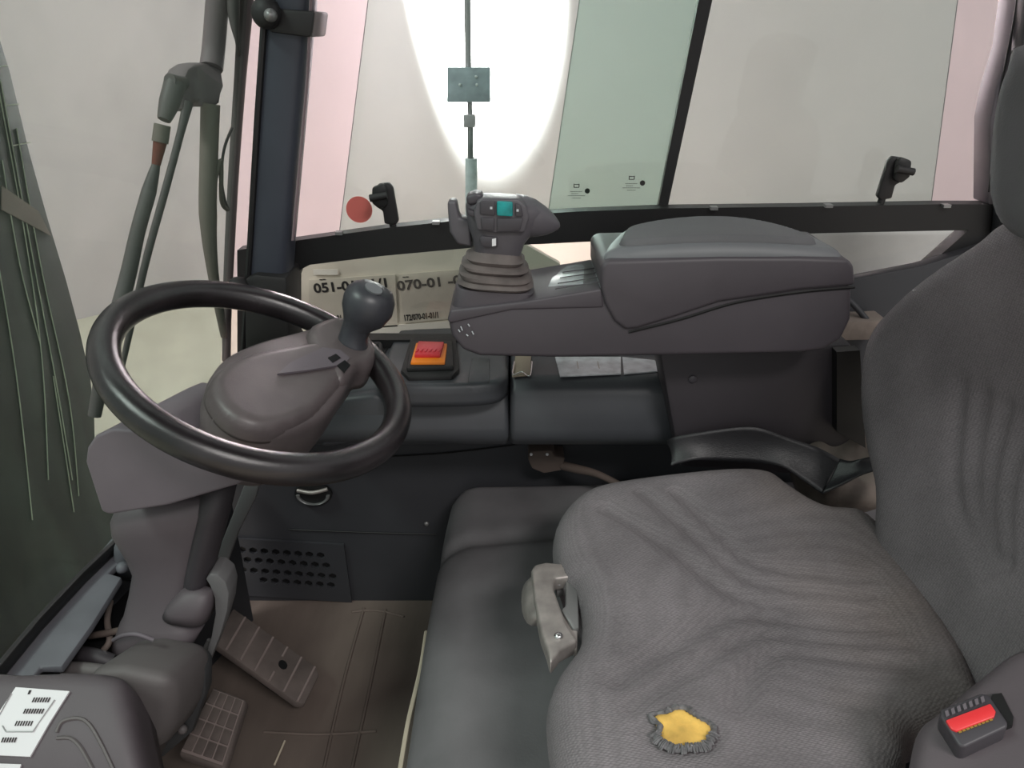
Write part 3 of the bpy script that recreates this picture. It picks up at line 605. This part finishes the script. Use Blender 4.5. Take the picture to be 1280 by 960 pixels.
# side shroud with buckle
nsd = Vector((-.25, -.25, .93)).normalized(); FD = Fr(atY(1210, 905, .47), nsd)
sh = puff('side_shroud', sm2([FD.px(*p) for p in ((1150, 905), (1180, 880), (1230, 838), (1290, 800), (1400, 800), (1420, 1010), (1300, 1060), (1120, 1060), (1136, 960))], 5), FD, 'plum', seat, r=.015, depth=.09, res=.007)
bu = thing('seat_belt_buckle', FD.p(*FD.px(1218, 900)), 'black belt buckle with bright red button at the lower right of the seat', 'buckle')
def D(u, v, h): return FD.p(*FD.px(u, v), h)
def DP(P, h): return [atP(u, v, FD.p(0, 0, h), FD.n) for u, v in P]
slab('buckle_slot', DP(((1240, 868), (1252, 866), (1267, 896), (1266, 906), (1235, 918)), .0055), FD.n*-.006, 'gasket', bu)
bb = slab('buckle_body', DP(((1176, 886), (1226, 866), (1236, 868), (1260, 903), (1259, 909), (1206, 934), (1198, 932), (1175, 896)), .022), FD.n*-.03, 'joydark', bu, .004, 3)
slab('release_button', DP(((1182, 900), (1238, 879), (1245, 889), (1243, 896), (1196, 914), (1189, 911)), .0245), FD.n*-.006, 'buckle', bu, .001)
for k in range(7):
    u = 1181+k*7.4; v = 890-k*2.9
    q = DP(((u, v-1), (u+4, v-3), (u+6, v+4), (u+2, v+6)), .0240); slab('grip_tooth', q, FD.n*-.003, 'plumlite', bu)
# embossed marks below the button: broken illegible print
a = DP(((1201, 916), (1242, 900)), .0228)
for k in range(9):
    p = a[0].lerp(a[1], k/8.5); d_ = (a[1]-a[0]).normalized(); up = FD.n.cross(d_)
    slab('print', [p-d_*.0013, p+d_*.0013, p+d_*.0013+up*(.0035 if k % 3 else .0028), p-d_*.0013+up*.003], FD.n*.0004, 'yprint', bu)

# seat belt webbing lying across the far side
be = thing('seat_belt', atY(960, 590, 1.04), 'black seat belt webbing folded over the far edge of the seat cushion', 'belt')
def ribbon(name, U, Lw, yU, yL, m, par, th=.0025):
    Uq = catmull([atY(u, v, y) for (u, v), y in zip(U, yU)], 6); Lq = catmull([atY(u, v, y) for (u, v), y in zip(Lw, yL)], 6); rings = []
    for i in range(len(Uq)):
        a, b = Uq[i], Lq[i]; t = Uq[min(i+1, len(Uq)-1)]-Uq[max(i-1, 0)]; n = t.cross(b-a).normalized()*th; row = []
        for k in range(9): s = k/8; row.append(a.lerp(b, s)+n*(1+2.0*math.sin(math.pi*s)))
        for k in range(9): s = 1-k/8; row.append(a.lerp(b, s)+n*(-1+2.0*math.sin(math.pi*s)))
        rings.append(row)
    return link(name, loft_me(rings), m, par, smooth='all')
ribbon('webbing', [(834, 551), (844, 546), (870, 541), (921, 534), (950, 535), (985, 547), (1023, 560), (1052, 576)], [(840, 582), (850, 579), (871, 575), (905, 576), (945, 578), (978, 584), (1003, 600), (1028, 617)],
       [1.085, 1.075, 1.07, 1.065, 1.06, 1.055, 1.045, 1.035], [1.05, 1.05, 1.05, 1.055, 1.05, 1.035, 1.02, 1.0], 'belt', be)
ribbon('webbing_end', [(1050, 574), (1064, 577), (1080, 573), (1110, 566)], [(1028, 617), (1048, 608), (1080, 593), (1110, 585)], [1.03, 1.02, 1.015, 1.02], [.997, .995, .998, 1.00], 'belt', be)
# beige bellows behind
bw = thing('dust_cloth', atY(1050, 600, 1.10), 'crumpled beige cloth tucked between the seat and the dark console', 'cloth')
FZ = Fr((0, 1.165, .52), (-.1, -.75, .65))
puff('cloth_heap', sm2([FZ.px(*p) for p in ((1000, 560), (1020, 542), (1050, 530), (1075, 520), (1110, 520), (1120, 620), (1080, 632), (1040, 628), (1010, 600))], 5), FZ, 'cloth', bw, r=.03, depth=.05, res=.005,
     H=lambda X, Y: .006*np.sin(X*60+Y*40)+.004*np.sin(X*110-Y*60))
bpy.data.objects['cloth_heap']['label'] = 'crumpled cloth'

# ================================================================ ARMREST CONSOLE
YA = 1.0
ar = thing('armrest_console', atY(900, 445, 1.06), 'plum grey armrest pod with a padded lid, carrying the joystick', 'armrest')
def A3(P, Y=YA): return [atY(u, v, Y) for u, v in P]
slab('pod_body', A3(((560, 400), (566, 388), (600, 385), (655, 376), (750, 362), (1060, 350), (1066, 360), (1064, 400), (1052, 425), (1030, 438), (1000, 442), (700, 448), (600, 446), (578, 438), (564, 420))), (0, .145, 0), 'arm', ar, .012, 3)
slab('pod_upper', A3(((559, 400), (563, 388), (655, 377), (752, 361), (755, 385), (640, 388), (562, 405)), YA-.002), (0, .147, 0), 'arm', ar, .006, 3)
FL = Fr((0, YA-.004, 0), (0, -1, 0), (1, 0, 0))
ld = slab('lid', A3(((751, 332), (760, 326), (900, 322), (1000, 322), (1060, 324), (1068, 332), (1070, 357), (1000, 363), (900, 378), (840, 398), (797, 411), (782, 413), (768, 402), (756, 380), (751, 358)), YA-.006), (0, .155, 0), 'arm', ar, .008, 3)
tube('lid_seam', [atY(u, v, YA-.0005) for u, v in ((786, 415), (850, 399), (920, 378), (1000, 365), (1068, 359))], .0022, 'gasket', ar, 6)
zt_ = atY(900, 322, YA).z
FT = Fr((0, 0, zt_+.028), (0, 0, 1))
lidtop = [atY(757, 328, YA-.004), atY(1062, 326, YA-.004)]
xl, xr = lidtop[0].x, lidtop[1].x
zL = zt_
lt = sm2([(xl+.004, 1.006), (xl+.06, 1.001), ((xl+xr)/2, .999), (xr-.03, 1.001), (xr-.004, 1.012), (xr-.012, 1.08), (xr-.04, 1.135), ((xl+xr)/2+.05, 1.155), ((xl+xr)/2-.03, 1.155), (xl+.05, 1.13), (xl+.015, 1.07), (xl, 1.02)], 4)
def hl(X, Y): return -.012*((X-(xl+xr)/2)/((xr-xl)/2))**2
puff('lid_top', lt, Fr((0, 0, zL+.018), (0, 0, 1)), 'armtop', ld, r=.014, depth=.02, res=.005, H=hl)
xm_ = (xl+xr)/2
pt = sm2([(xl+.028, 1.02), (xm_-.05, 1.012), (xm_+.05, 1.012), (xr-.045, 1.02), (xr-.035, 1.05), (xr-.06, 1.10), (xm_+.05, 1.135), (xm_-.03, 1.135), (xl+.05, 1.105), (xl+.03, 1.06)], 4)
puff('lid_pad', pt, Fr((0, 0, zL+.026), (0, 0, 1)), 'headfabric', ld, r=.008, depth=.012, res=.005, H=lambda X, Y: hl(X, Y)*1.0)
# support under pod
slab('support_panel', A3(((824, 440), (1066, 430), (1072, 520), (1078, 600), (850, 585), (838, 520)), 1.088), (0, .09, 0), 'support', ar, .008)
dome('support_screw', atY(866, 474, 1.087), (0, -1, 0), .007, .003, 'joydark', ar)
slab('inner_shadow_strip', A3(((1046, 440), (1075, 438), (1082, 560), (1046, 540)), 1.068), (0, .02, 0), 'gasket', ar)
# printed silver panel
sl_ = slab('label_panel', [atY(677, 373.5, 1.004), atY(752, 360, 1.004), atY(752, 326, 1.13), atY(708, 332, 1.13), atY(690, 346, 1.08)], (0, 0, -.006), 'lens', ar, .002, 2); sl_['label'] = 'silvery printed panel'
for k in range(4):
    tube('panel_line', [atY(694+k*3, 362-k*7, 1.02+.025*k)+Vector((0, 0, .001)), atY(750, 353-k*6, 1.02+.025*k)+Vector((0, 0, .001))], .0008, 'joydark', ar, 5, 0)
slab('pod_rear_wing', [atY(u, v, 1.14) for u, v in ((660, 345), (745, 328), (760, 334), (760, 370), (655, 376))], (0, .01, 0), 'joydark', ar, .002)
# scuffs on the nose
for u, v, l in ((576, 408, 5), (590, 414, 4), (585, 405, 3), (573, 412, 3), (583, 418, 2)):
    tube('scuff', [atY(u, v, YA-.0025), atY(u+2, v+l, YA-.0025)], .0009, 'whitish', ar, 5, 0)

# ---------------------------------------------------------------- joystick
YJ = 1.05
jo = thing('joystick', atY(612, 380, YJ), 'grey multi-button joystick with ribbed rubber boot on the armrest nose', 'joystick')
link('joystick_base', loft_me([pxring(563, 398, 655, 394, YJ, .047, 5), pxring(565, 378, 662, 372, YJ, .047, 5), pxring(571, 352, 667, 358, YJ, .046, 5), pxring(574, 350, 664, 356, YJ, .046, 5)]), 'arm', jo)
rg = []
lv_ = [(352, 576, 664), (349, 572, 667), (345, 577, 662), (342, 575, 665), (338, 574, 663), (335, 582, 655), (331, 578, 661), (328, 577, 659), (325, 586, 652), (320, 582, 656), (318, 586, 652), (312, 594, 650), (304, 600, 650)]
for v, a, b in lv_: rg.append(pxring(a, v-3, b, v+3, YJ, .052*(b-a)/95, 3.2, 32))
link('rubber_boot', loft_me(rg), 'boot', jo)
hd_ = link('handle_body', loft_me([pxring(598, 318, 650, 322, YJ, .026, 3), pxring(592, 310, 652, 314, YJ, .030, 3), pxring(591, 296, 656, 302, YJ, .032, 3), pxring(586, 282, 664, 292, YJ, .034, 3), pxring(583, 268, 676, 276, YJ, .036, 2.8), pxring(582, 256, 680, 262, YJ, .036, 2.6),
    pxring(585, 248, 672, 252, YJ, .032, 2.4), pxring(594, 244, 655, 247, YJ, .022, 2.2), pxring(606, 243, 640, 244.5, YJ, .010, 2)]), 'joy', jo, smooth='all')
a = atY(640, 268, YJ); tip = atY(700, 283, YJ); dr = (tip-a).normalized(); up = dr.cross(Vector((0, 1, 0))).normalized(); rg = []; Ln = (tip-a).length
for s, r_ in ((0, .026), (.2, .0275), (.4, .026), (.6, .0215), (.78, .0155), (.9, .0095), (.97, .005), (1, .001)): rg.append(sring(a+dr*Ln*s+Vector((0, 0, .002*(1-s))), up, (0, 1, 0), r_, r_*1.1, 2.2, 24))
link('handle_nose', loft_me(rg), 'joy', jo, smooth='all')
YN = YJ-.040
fp = slab('switch_plate', A3(((604, 248), (648, 249), (658, 258), (662, 272), (656, 291), (620, 292), (596, 288), (592, 266), (596, 252)), YN), (0, .03, 0), 'joy', jo, .003, 3)
slab('switch_key', A3(((600, 252), (619, 251), (619, 270), (600, 268)), YN-.003), (0, .01, 0), 'joydark', fp, .0015)
tb = slab('teal_switch', A3(((621, 252), (641, 253), (641, 271), (621, 270)), YN-.005), (0, .012, 0), 'teal', fp, .002); tb['label'] = 'translucent teal rocker switch'
slab('switch_key', A3(((644, 254), (651, 257), (654, 271), (644, 271)), YN-.003), (0, .01, 0), 'joydark', fp, .0015)
slab('switch_key', A3(((601, 272), (618, 273), (618, 289), (602, 287)), YN-.0025), (0, .01, 0), 'joydark', fp, .0015)
slab('switch_key', A3(((621, 273), (654, 273), (650, 289), (621, 290)), YN-.0025), (0, .01, 0), 'joydark', fp, .0015)
sk = slab('slide_button', A3(((599, 299), (602, 295), (622, 297), (622, 310), (604, 309), (600, 305)), YJ-.036), (0, .012, 0), 'joydark', jo, .002)
slab('printed_symbol', A3(((615, 299), (620, 298), (620, 307), (615, 308)), YJ-.0372), (0, .002, 0), 'white', sk)
for u, v in ((614, 260), (647, 263)): box('printed_symbol', atY(u, v, YN-.0036), (.003, .001, .003), 'whitish', fp)
slab('trigger', A3(((559, 252), (570, 251), (574, 272), (588, 276), (589, 309), (572, 306), (562, 290), (560, 270)), YJ-.012), (0, .026, 0), 'joy', jo, .004, 3)
slab('top_button', A3(((582, 246), (595, 241), (604, 244), (600, 256), (584, 257)), YJ-.026), (0, .03, 0), 'joydark', jo, .004, 3)
slab('side_key', A3(((584, 262), (602, 267), (602, 274), (585, 270)), YJ-.036), (0, .02, 0), 'joydark', jo, .002)

# ================================================================ STEERING WHEEL
WC = Vector((-.3155, .8875, .7226)); WN = Vector((.4556, -.0877, 1)).normalized(); RW = .18
FWh = Fr(WC, WN, (1, 0, 0))
sw = thing('steering_wheel', WC, 'large shiny black steering wheel with a broad grey hub and spinner knob', 'steering wheel')
rings = []
for i in range(120):
    t = 2*math.pi*i/120; c = FWh.p(RW*math.cos(t), RW*math.sin(t)); rad = FWh.ux*math.cos(t)+FWh.uy*math.sin(t)
    rings.append(sring(c, rad, WN, .0180, .0185, 2.2, 24))
link('rim', loft_me(rings, closed=True), 'rim', sw, smooth='all')
wp = lambda u, v, h=0: (lambda q: q)(Fr(WC+WN*h, WN, (1, 0, 0)).px(u, v))
def wring(P, h, scale=1.0, sh=(0, 0)):
    Q = sm2([wp(*p) for p in P], 6); cx = sum(q[0] for q in Q)/len(Q); cy = sum(q[1] for q in Q)/len(Q)
    return [FWh.p(cx+(q[0]-cx)*scale+sh[0], cy+(q[1]-cy)*scale+sh[1], h) for q in Q]
HB = [(258, 492), (264, 468), (286, 447), (325, 430), (370, 418), (410, 408), (438, 410), (458, 428), (458, 448), (440, 474), (420, 505), (395, 530), (350, 545), (305, 540), (272, 522)]
link('hub_body', loft_me([wring(HB, .006, .90), wring(HB, .004, .97), wring(HB, -.006, 1.0), wring(HB, -.03, 1.0), wring(HB, -.06, .95), wring(HB, -.09, .84), wring(HB, -.12, .66)]), 'hub', sw, smooth='all')
HP = [(262, 480), (272, 458), (305, 440), (350, 430), (392, 424), (425, 428), (446, 446), (432, 470), (412, 494), (390, 515), (350, 530), (312, 528), (280, 510)]
Fp = Fr(WC+WN*.018, WN, (1, 0, 0))
hp = puff('hub_pad', sm2([Fp.px(*p) for p in HP], 5), Fp, 'hub', sw, r=.016, depth=.012, res=.004)
ph = [Fp.px(*p) for p in ((346, 470), (362, 456), (402, 437), (424, 440), (436, 450), (430, 458), (380, 466))]
link('pad_inlay', plate_me(ph, [], Fr(WC+WN*.0205, WN, (1, 0, 0)), .003), 'plumlite', sw)
for P in (((410, 447), (420, 442), (426, 447), (416, 453)), ((422, 456), (431, 450), (438, 456), (431, 465))): link('inlay_slot', slab_me([atP(u, v, WC+WN*.023, WN) for u, v in P], WN*-.002), 'gasket', sw)
# spoke to the rim
SPK = [(384, 418), (402, 402), (425, 399), (448, 410), (464, 426), (472, 444), (464, 458), (448, 462), (430, 478), (412, 468)]
Fs = Fr(WC+WN*.012, WN, (1, 0, 0))
puff('spoke', sm2([Fs.px(*p) for p in SPK], 5), Fr(Fs.o+Fs.n*.009, Fs.n), 'hub', sw, r=.016, depth=.03, res=.004)
# spinner knob
kb = atP(441, 434, WC+WN*.012, WN); YK = kb.y
kn = []
for (uL, vL, uR, vR) in ((420, 424, 462, 441), (424, 418, 460, 434), (427, 408, 459, 424), (430, 398, 464, 414), (429, 386, 479, 408), (428, 376, 490, 396), (430, 366, 493.5, 382), (434, 358, 491, 370), (442, 352.5, 480, 361), (452, 350, 468, 354)):
    dy_ = (atY(uR, vR, YK)-atY(uL, vL, YK)).length/2; kn.append(pxring(uL, vL, uR, vR, YK, dy_, 2.05, 28))
kk = link('spinner_knob', loft_me(kn), 'knob', sw, smooth='all')
fk = Fr(atY(467, 361, YK-.0165), Vector((.30, -.45, .85)), (1, 0, 0)); link('knob_cap', plate_me([(.012*math.cos(t), .0085*math.sin(t)-.25*.012*math.cos(t)) for t in [k*math.pi/14 for k in range(28)]], [], fk, .003), 'knobcap', kk)
link('knob_collar', loft_me([sring(kb+WN*h, FWh.ux, FWh.uy, r_, r_, 2, 24) for h, r_ in ((-.006, .024), (.004, .023), (.008, .019))]), 'hub', sw)

# ================================================================ STEERING COLUMN
sc_ = thing('steering_column', atY(200, 800, .92), 'plum grey plastic steering column with a boxy upper housing', 'steering column')
hs = slab('upper_housing', [atY(u, v, .80) for u, v in ((106, 578), (108, 560), (118, 545), (140, 536), (190, 540), (262, 566), (322, 590), (298, 606), (210, 632), (136, 644), (126, 640))], (.03, .19, -.02), 'plumlite', sc_, .024, 6, .88)
NK = [(258, 492), (300, 440), (400, 415), (440, 440), (420, 500), (350, 540), (290, 530)]
link('column_neck', loft_me([wring(NK, -.10, .72), [p+Vector((-.03, .02, -.03)) for p in wring(NK, -.10, .6)], [p+Vector((-.07, .05, -.05)) for p in wring(NK, -.10, .45)]]), 'hub', sc_)
YC = .90
link('column_tube', loft_me([pxring(160, 610, 290, 598, YC, .05, 4), pxring(150, 634, 290, 614, YC, .058, 4), pxring(152, 650, 284, 630, YC, .058, 4), pxring(166, 676, 272, 668, YC, .055, 3.6), pxring(175, 700, 258, 700, YC-.005, .05, 3.4), pxring(170, 728, 252, 732, YC-.015, .05, 3.4),
    pxring(162, 758, 256, 762, YC-.03, .05, 3.4), pxring(158, 764, 262, 770, YC-.035, .05, 3.4), pxring(152, 780, 250, 790, YC-.04, .048, 3.4), pxring(145, 800, 236, 815, YC-.05, .045, 3.4)]), 'plum', sc_, smooth='all')
link('column_lip', loft_me([pxring(228, 738, 264, 740, YC-.065, .012, 2.4), pxring(212, 750, 268, 753, YC-.05, .032, 3), pxring(208, 758, 266, 766, YC-.05, .034, 3), pxring(228, 764, 254, 772, YC-.06, .012, 2.4)]), 'plum', sc_, smooth='all')
link('column_channel', loft_me([sring(atY(u, v, YC-.035), (1, 0, 0), (0, 1, 0), a, .03, 2, 18) for u, v, a in ((276, 600, .022), (268, 640, .021), (258, 680, .020), (250, 715, .019), (245, 748, .018))]), 'support', sc_, smooth='all')
# base cover
bc = thing('column_base_cover', atY(165, 940, .78), 'rounded brownish grey cover at the foot of the steering column', 'cover')
slab('cover_shell', [atY(u, v, .72) for u, v in ((103, 840), (150, 837), (214, 850), (217, 880), (214, 912), (203, 935), (182, 947), (150, 1010), (103, 1010))], (.012, .11, -.035), 'cover', bc, .02, 4, .92)
slab('cover_skirt', [atY(u, v, .80) for u, v in ((205, 845), (250, 826), (258, 838), (258, 868), (240, 918), (205, 948), (170, 960))], (0, .03, 0), 'tealdark', bc, .008)
dome('cover_knob', atY(228, 912, .79), (0, -1, .3), .007, .006, 'cover', bc)
tube('cover_lip', [atY(142, 800, .80), atY(155, 794, .79), atY(172, 793, .785), (atY(192, 800, .785))], .003, 'plumlite', bc)
gd = thing('column_guard', atY(262, 870, .86), 'thin curved blue grey guard strip right of the steering column', 'guard')
slab('guard_strip', [atY(u, v, .84) for u, v in ((262, 718), (272, 719), (282, 728), (286, 742), (284, 764), (276, 792), (262, 828), (244, 870), (240, 868), (254, 828), (264, 796), (269, 768), (268, 748), (262, 732), (257, 724))], (.002, .035, .004), 'tealgrey', gd, .002)
tube('guard_rod', [atY(262, 800, .87), atY(246, 836, .86)], .004, 'steel', gd, 8, 0)
pn = thing('column_side_trim', atY(290, 700, 1.06), 'narrow blue grey trim leaning between steering column and dark side wall', 'trim')
slab('trim_strip', [atY(u, v, 1.06) for u, v in ((306, 604), (324, 606), (320, 622), (298, 666), (284, 705), (276, 730), (262, 730), (272, 690), (288, 650))], (0, .012, 0), 'tealgrey', pn, .004)

# ================================================================ FRONT DASH
da = thing('dash_ledge', (-.52, .8, .30), 'grey dash ledge below the windscreen with an open cut-out full of cables', 'dashboard')
zd = .375
slab('ledge_top', [atZ(u, v, zd) for u, v in ((-20, 852), (30, 800), (80, 742), (148, 662), (176, 640), (178, 690), (146, 706), (135, 716), (152, 721), (115, 780), (77, 833), (50, 833), (38, 850), (-20, 872))], (0, 0, -.012), 'dash', da, .003)
slab('cutout_well', [atZ(u, v, .30) for u, v in ((40, 850), (150, 700), (235, 740), (190, 860))], (0, 0, -.01), 'gasket', da)
tube('cable', [atZ(138, 752, .33), atZ(134, 775, .33), atZ(137, 800, .33), atZ(130, 812, .32)], .0045, 'olive', da)
tube('cable', [atZ(112, 795, .33), atZ(130, 792, .34), atZ(150, 788, .34)], .005, 'brown', da)
tube('cable', [atZ(92, 817, .33), atZ(115, 820, .34), atZ(140, 828, .33)], .011, 'support', da)
tube('cable', [atZ(82, 836, .34), atZ(110, 838, .345), atZ(140, 842, .34)], .010, 'cover', da)
link('corner_boot', loft_me([sring(atZ(u, v, z), (1, 0, 0), (0, 1, 0), a, a, 2, 18) for u, v, z, a in ((168, 712, .33, .026), (166, 700, .36, .028), (164, 680, .40, .024), (160, 664, .43, .012))]), 'dash', da, smooth='all')
dome('corner_stud', atZ(153, 709, .385), (0, 0, 1), .009, .008, 'dash', da)
# box with sticker
nf = Vector((.12, -.45, .88)).normalized(); FX = Fr(atY(90, 880, .66), nf)
db = thing('fuse_box', FX.p(0, -.1, -.08), 'plum grey moulded box at the bottom left with white printed stickers', 'box')
def hbx(X, Y): return -.03*np.clip((-Y-.0)/.12, 0, 1)**2
puff('box_lid', sm2([FX.px(*p) for p in ((-120, 846), (20, 838), (100, 836), (146, 842), (160, 862), (170, 910), (178, 960), (186, 1040), (60, 1060), (-120, 1060))], 5), FX, 'plum', db, r=.02, depth=.10, res=.006, H=hbx)
def XB(P, h=.004): return [atP(u, v, FX.p(0, 0, h), FX.n) for u, v in P]
def drop(P, h=.0035):
    out = []
    for p in XB(P, 0):
        d = p-FX.o; x, y = d.dot(FX.ux), d.dot(FX.uy); out.append(FX.p(x, y, h+float(hbx(np.array([x]), np.array([y]))[0])))
    return out
s1 = slab('white_sticker', drop(((21, 860), (88, 865), (62, 905), (36, 945), (-30, 942), (-10, 905))), FX.n*-.003, 'white', db); s1['label'] = 'white sticker with small grey print'
s2_ = slab('white_sticker', drop(((-40, 952), (24, 954), (8, 990), (-50, 990))), FX.n*-.003, 'white', db)
def bars(u0, v0, n, par, du=4.0, dv=.2):
    ms = []
    for k in range(n):
        q = drop(((u0+k*du, v0), (u0+k*du+1.6, v0+.1), (u0+k*du-1.4, v0+6), (u0+k*du-3, v0+6)), .0042); ms.append(slab_me(q, FX.n*-.0005))
    tag(link('print', join(*ms), 'print', par, smooth=False), kind='stuff')
for u0, v0, n in ((44, 873, 7), (33, 887, 8), (22, 902, 7), (4, 922, 6)): bars(u0, v0, n, s1, 3.2)
for P in (((70, 876), (42, 915)), ((42, 915), (8, 915)), ((8, 915), (4, 908)), ((16, 868), (-14, 920))): link('print', tube_me([drop((P[0],), .0042)[0], drop((P[1],), .0042)[0]], .0007, 5, 0), 'steel', s1)
link('print', slab_me(drop(((38, 864), (41, 864), (38.5, 869), (36, 869)), .0042), FX.n*-.0005), 'print', s1)
for P in (((70, 915), (78, 902), (98, 898), (112, 906), (126, 930), (140, 962)), ((70, 922), (86, 922), (97, 930), (106, 945), (116, 966))): link('moulded_ridge', tube_me([p for p in drop(P, .001)], .0022, 6), 'cover', db)

# ================================================================ PEDALS
pe = thing('accelerator_pedal', atZ(345, 850, 0), 'long ribbed dusty accelerator pedal with a round hole, lying aslant on the floor', 'pedal')
TL, BL, TR, BR = atZ(292, 760, .13), atZ(266, 803, .13), atZ(402, 838, .045), atZ(379, 884, .045)
nP = (TR-TL).cross(BL-TL).normalized(); nP = nP if nP.z > 0 else -nP
def pq(s, t, h=0): return TL.lerp(TR, s).lerp(BL.lerp(BR, s), t)+nP*h
slab('pedal_plate', [pq(0, 0), pq(.93, 0), pq(1, .12), pq(1, .9), pq(.93, 1), pq(0, 1)], -nP*.014, 'pedal', pe, .003)
for s in (.14, .30, .46, .62, .78, .93):
    if s == .62: link('pedal_rib', tube_me([pq(s, .03, .0005), pq(s, .3, .0005)], .0022, 6, 0), 'ridge', pe); link('pedal_rib', tube_me([pq(s, .72, .0005), pq(s, .97, .0005)], .0022, 6, 0), 'ridge', pe)
    else: link('pedal_rib', tube_me([pq(s, .03, .0005), pq(s, .97, .0005)], .0022, 6, 0), 'ridge', pe)
link('pedal_hole', slab_me([pq(.66+.045*math.cos(t), .46+.10*math.sin(t), .0012) for t in [k*math.pi/10 for k in range(20)]], -nP*.001), 'gasket', pe)
slab('pedal_bracket', [pq(.2, .3, -.014), pq(.5, .3, -.014), pq(.5, .7, -.014), pq(.2, .7, -.014)], (.02, 0, -.065), 'black', pe)
pr = thing('brake_pedal', atZ(270, 940, 0), 'short dusty pedal with a grid of raised rubber blocks, nearest the column foot', 'pedal')
TL, TR, BR, BL = atZ(266, 858, .12), atZ(308, 874, .12), atZ(280, 962, .10), atZ(222, 942, .10)
nP = (TR-TL).cross(BL-TL).normalized(); nP = nP if nP.z > 0 else -nP
slab('pedal_pad', [pq(0, 0), pq(1, 0), pq(1, 1), pq(0, 1)], -nP*.02, 'pedal', pr, .005, 3)
for i in range(4):
    for j in range(4):
        s0 = .06+i*.225; t0 = .05+j*.225; slab('rubber_block', [pq(s0, t0, .003), pq(s0+.19, t0, .003), pq(s0+.19, t0+.20, .003), pq(s0, t0+.20, .003)], -nP*.005, 'pedal', pr, .001)
link('pad_grooves', slab_me([pq(.05, .04, .0012), pq(.95, .04, .0012), pq(.95, .96, .0012), pq(.05, .96, .0012)], -nP*.001), 'ridge', pr)
tube('pedal_arm', [pq(.5, .3, -.015), pq(.3, .2, -.05)+Vector((-.05, .02, 0)), pq(.2, 0, -.06)+Vector((-.14, .04, .04))], .009, 'black', pr)
for o in list(S.collection.objects):
    if o.type == 'MESH' and not o.data.materials: print('NOMAT', o.name)
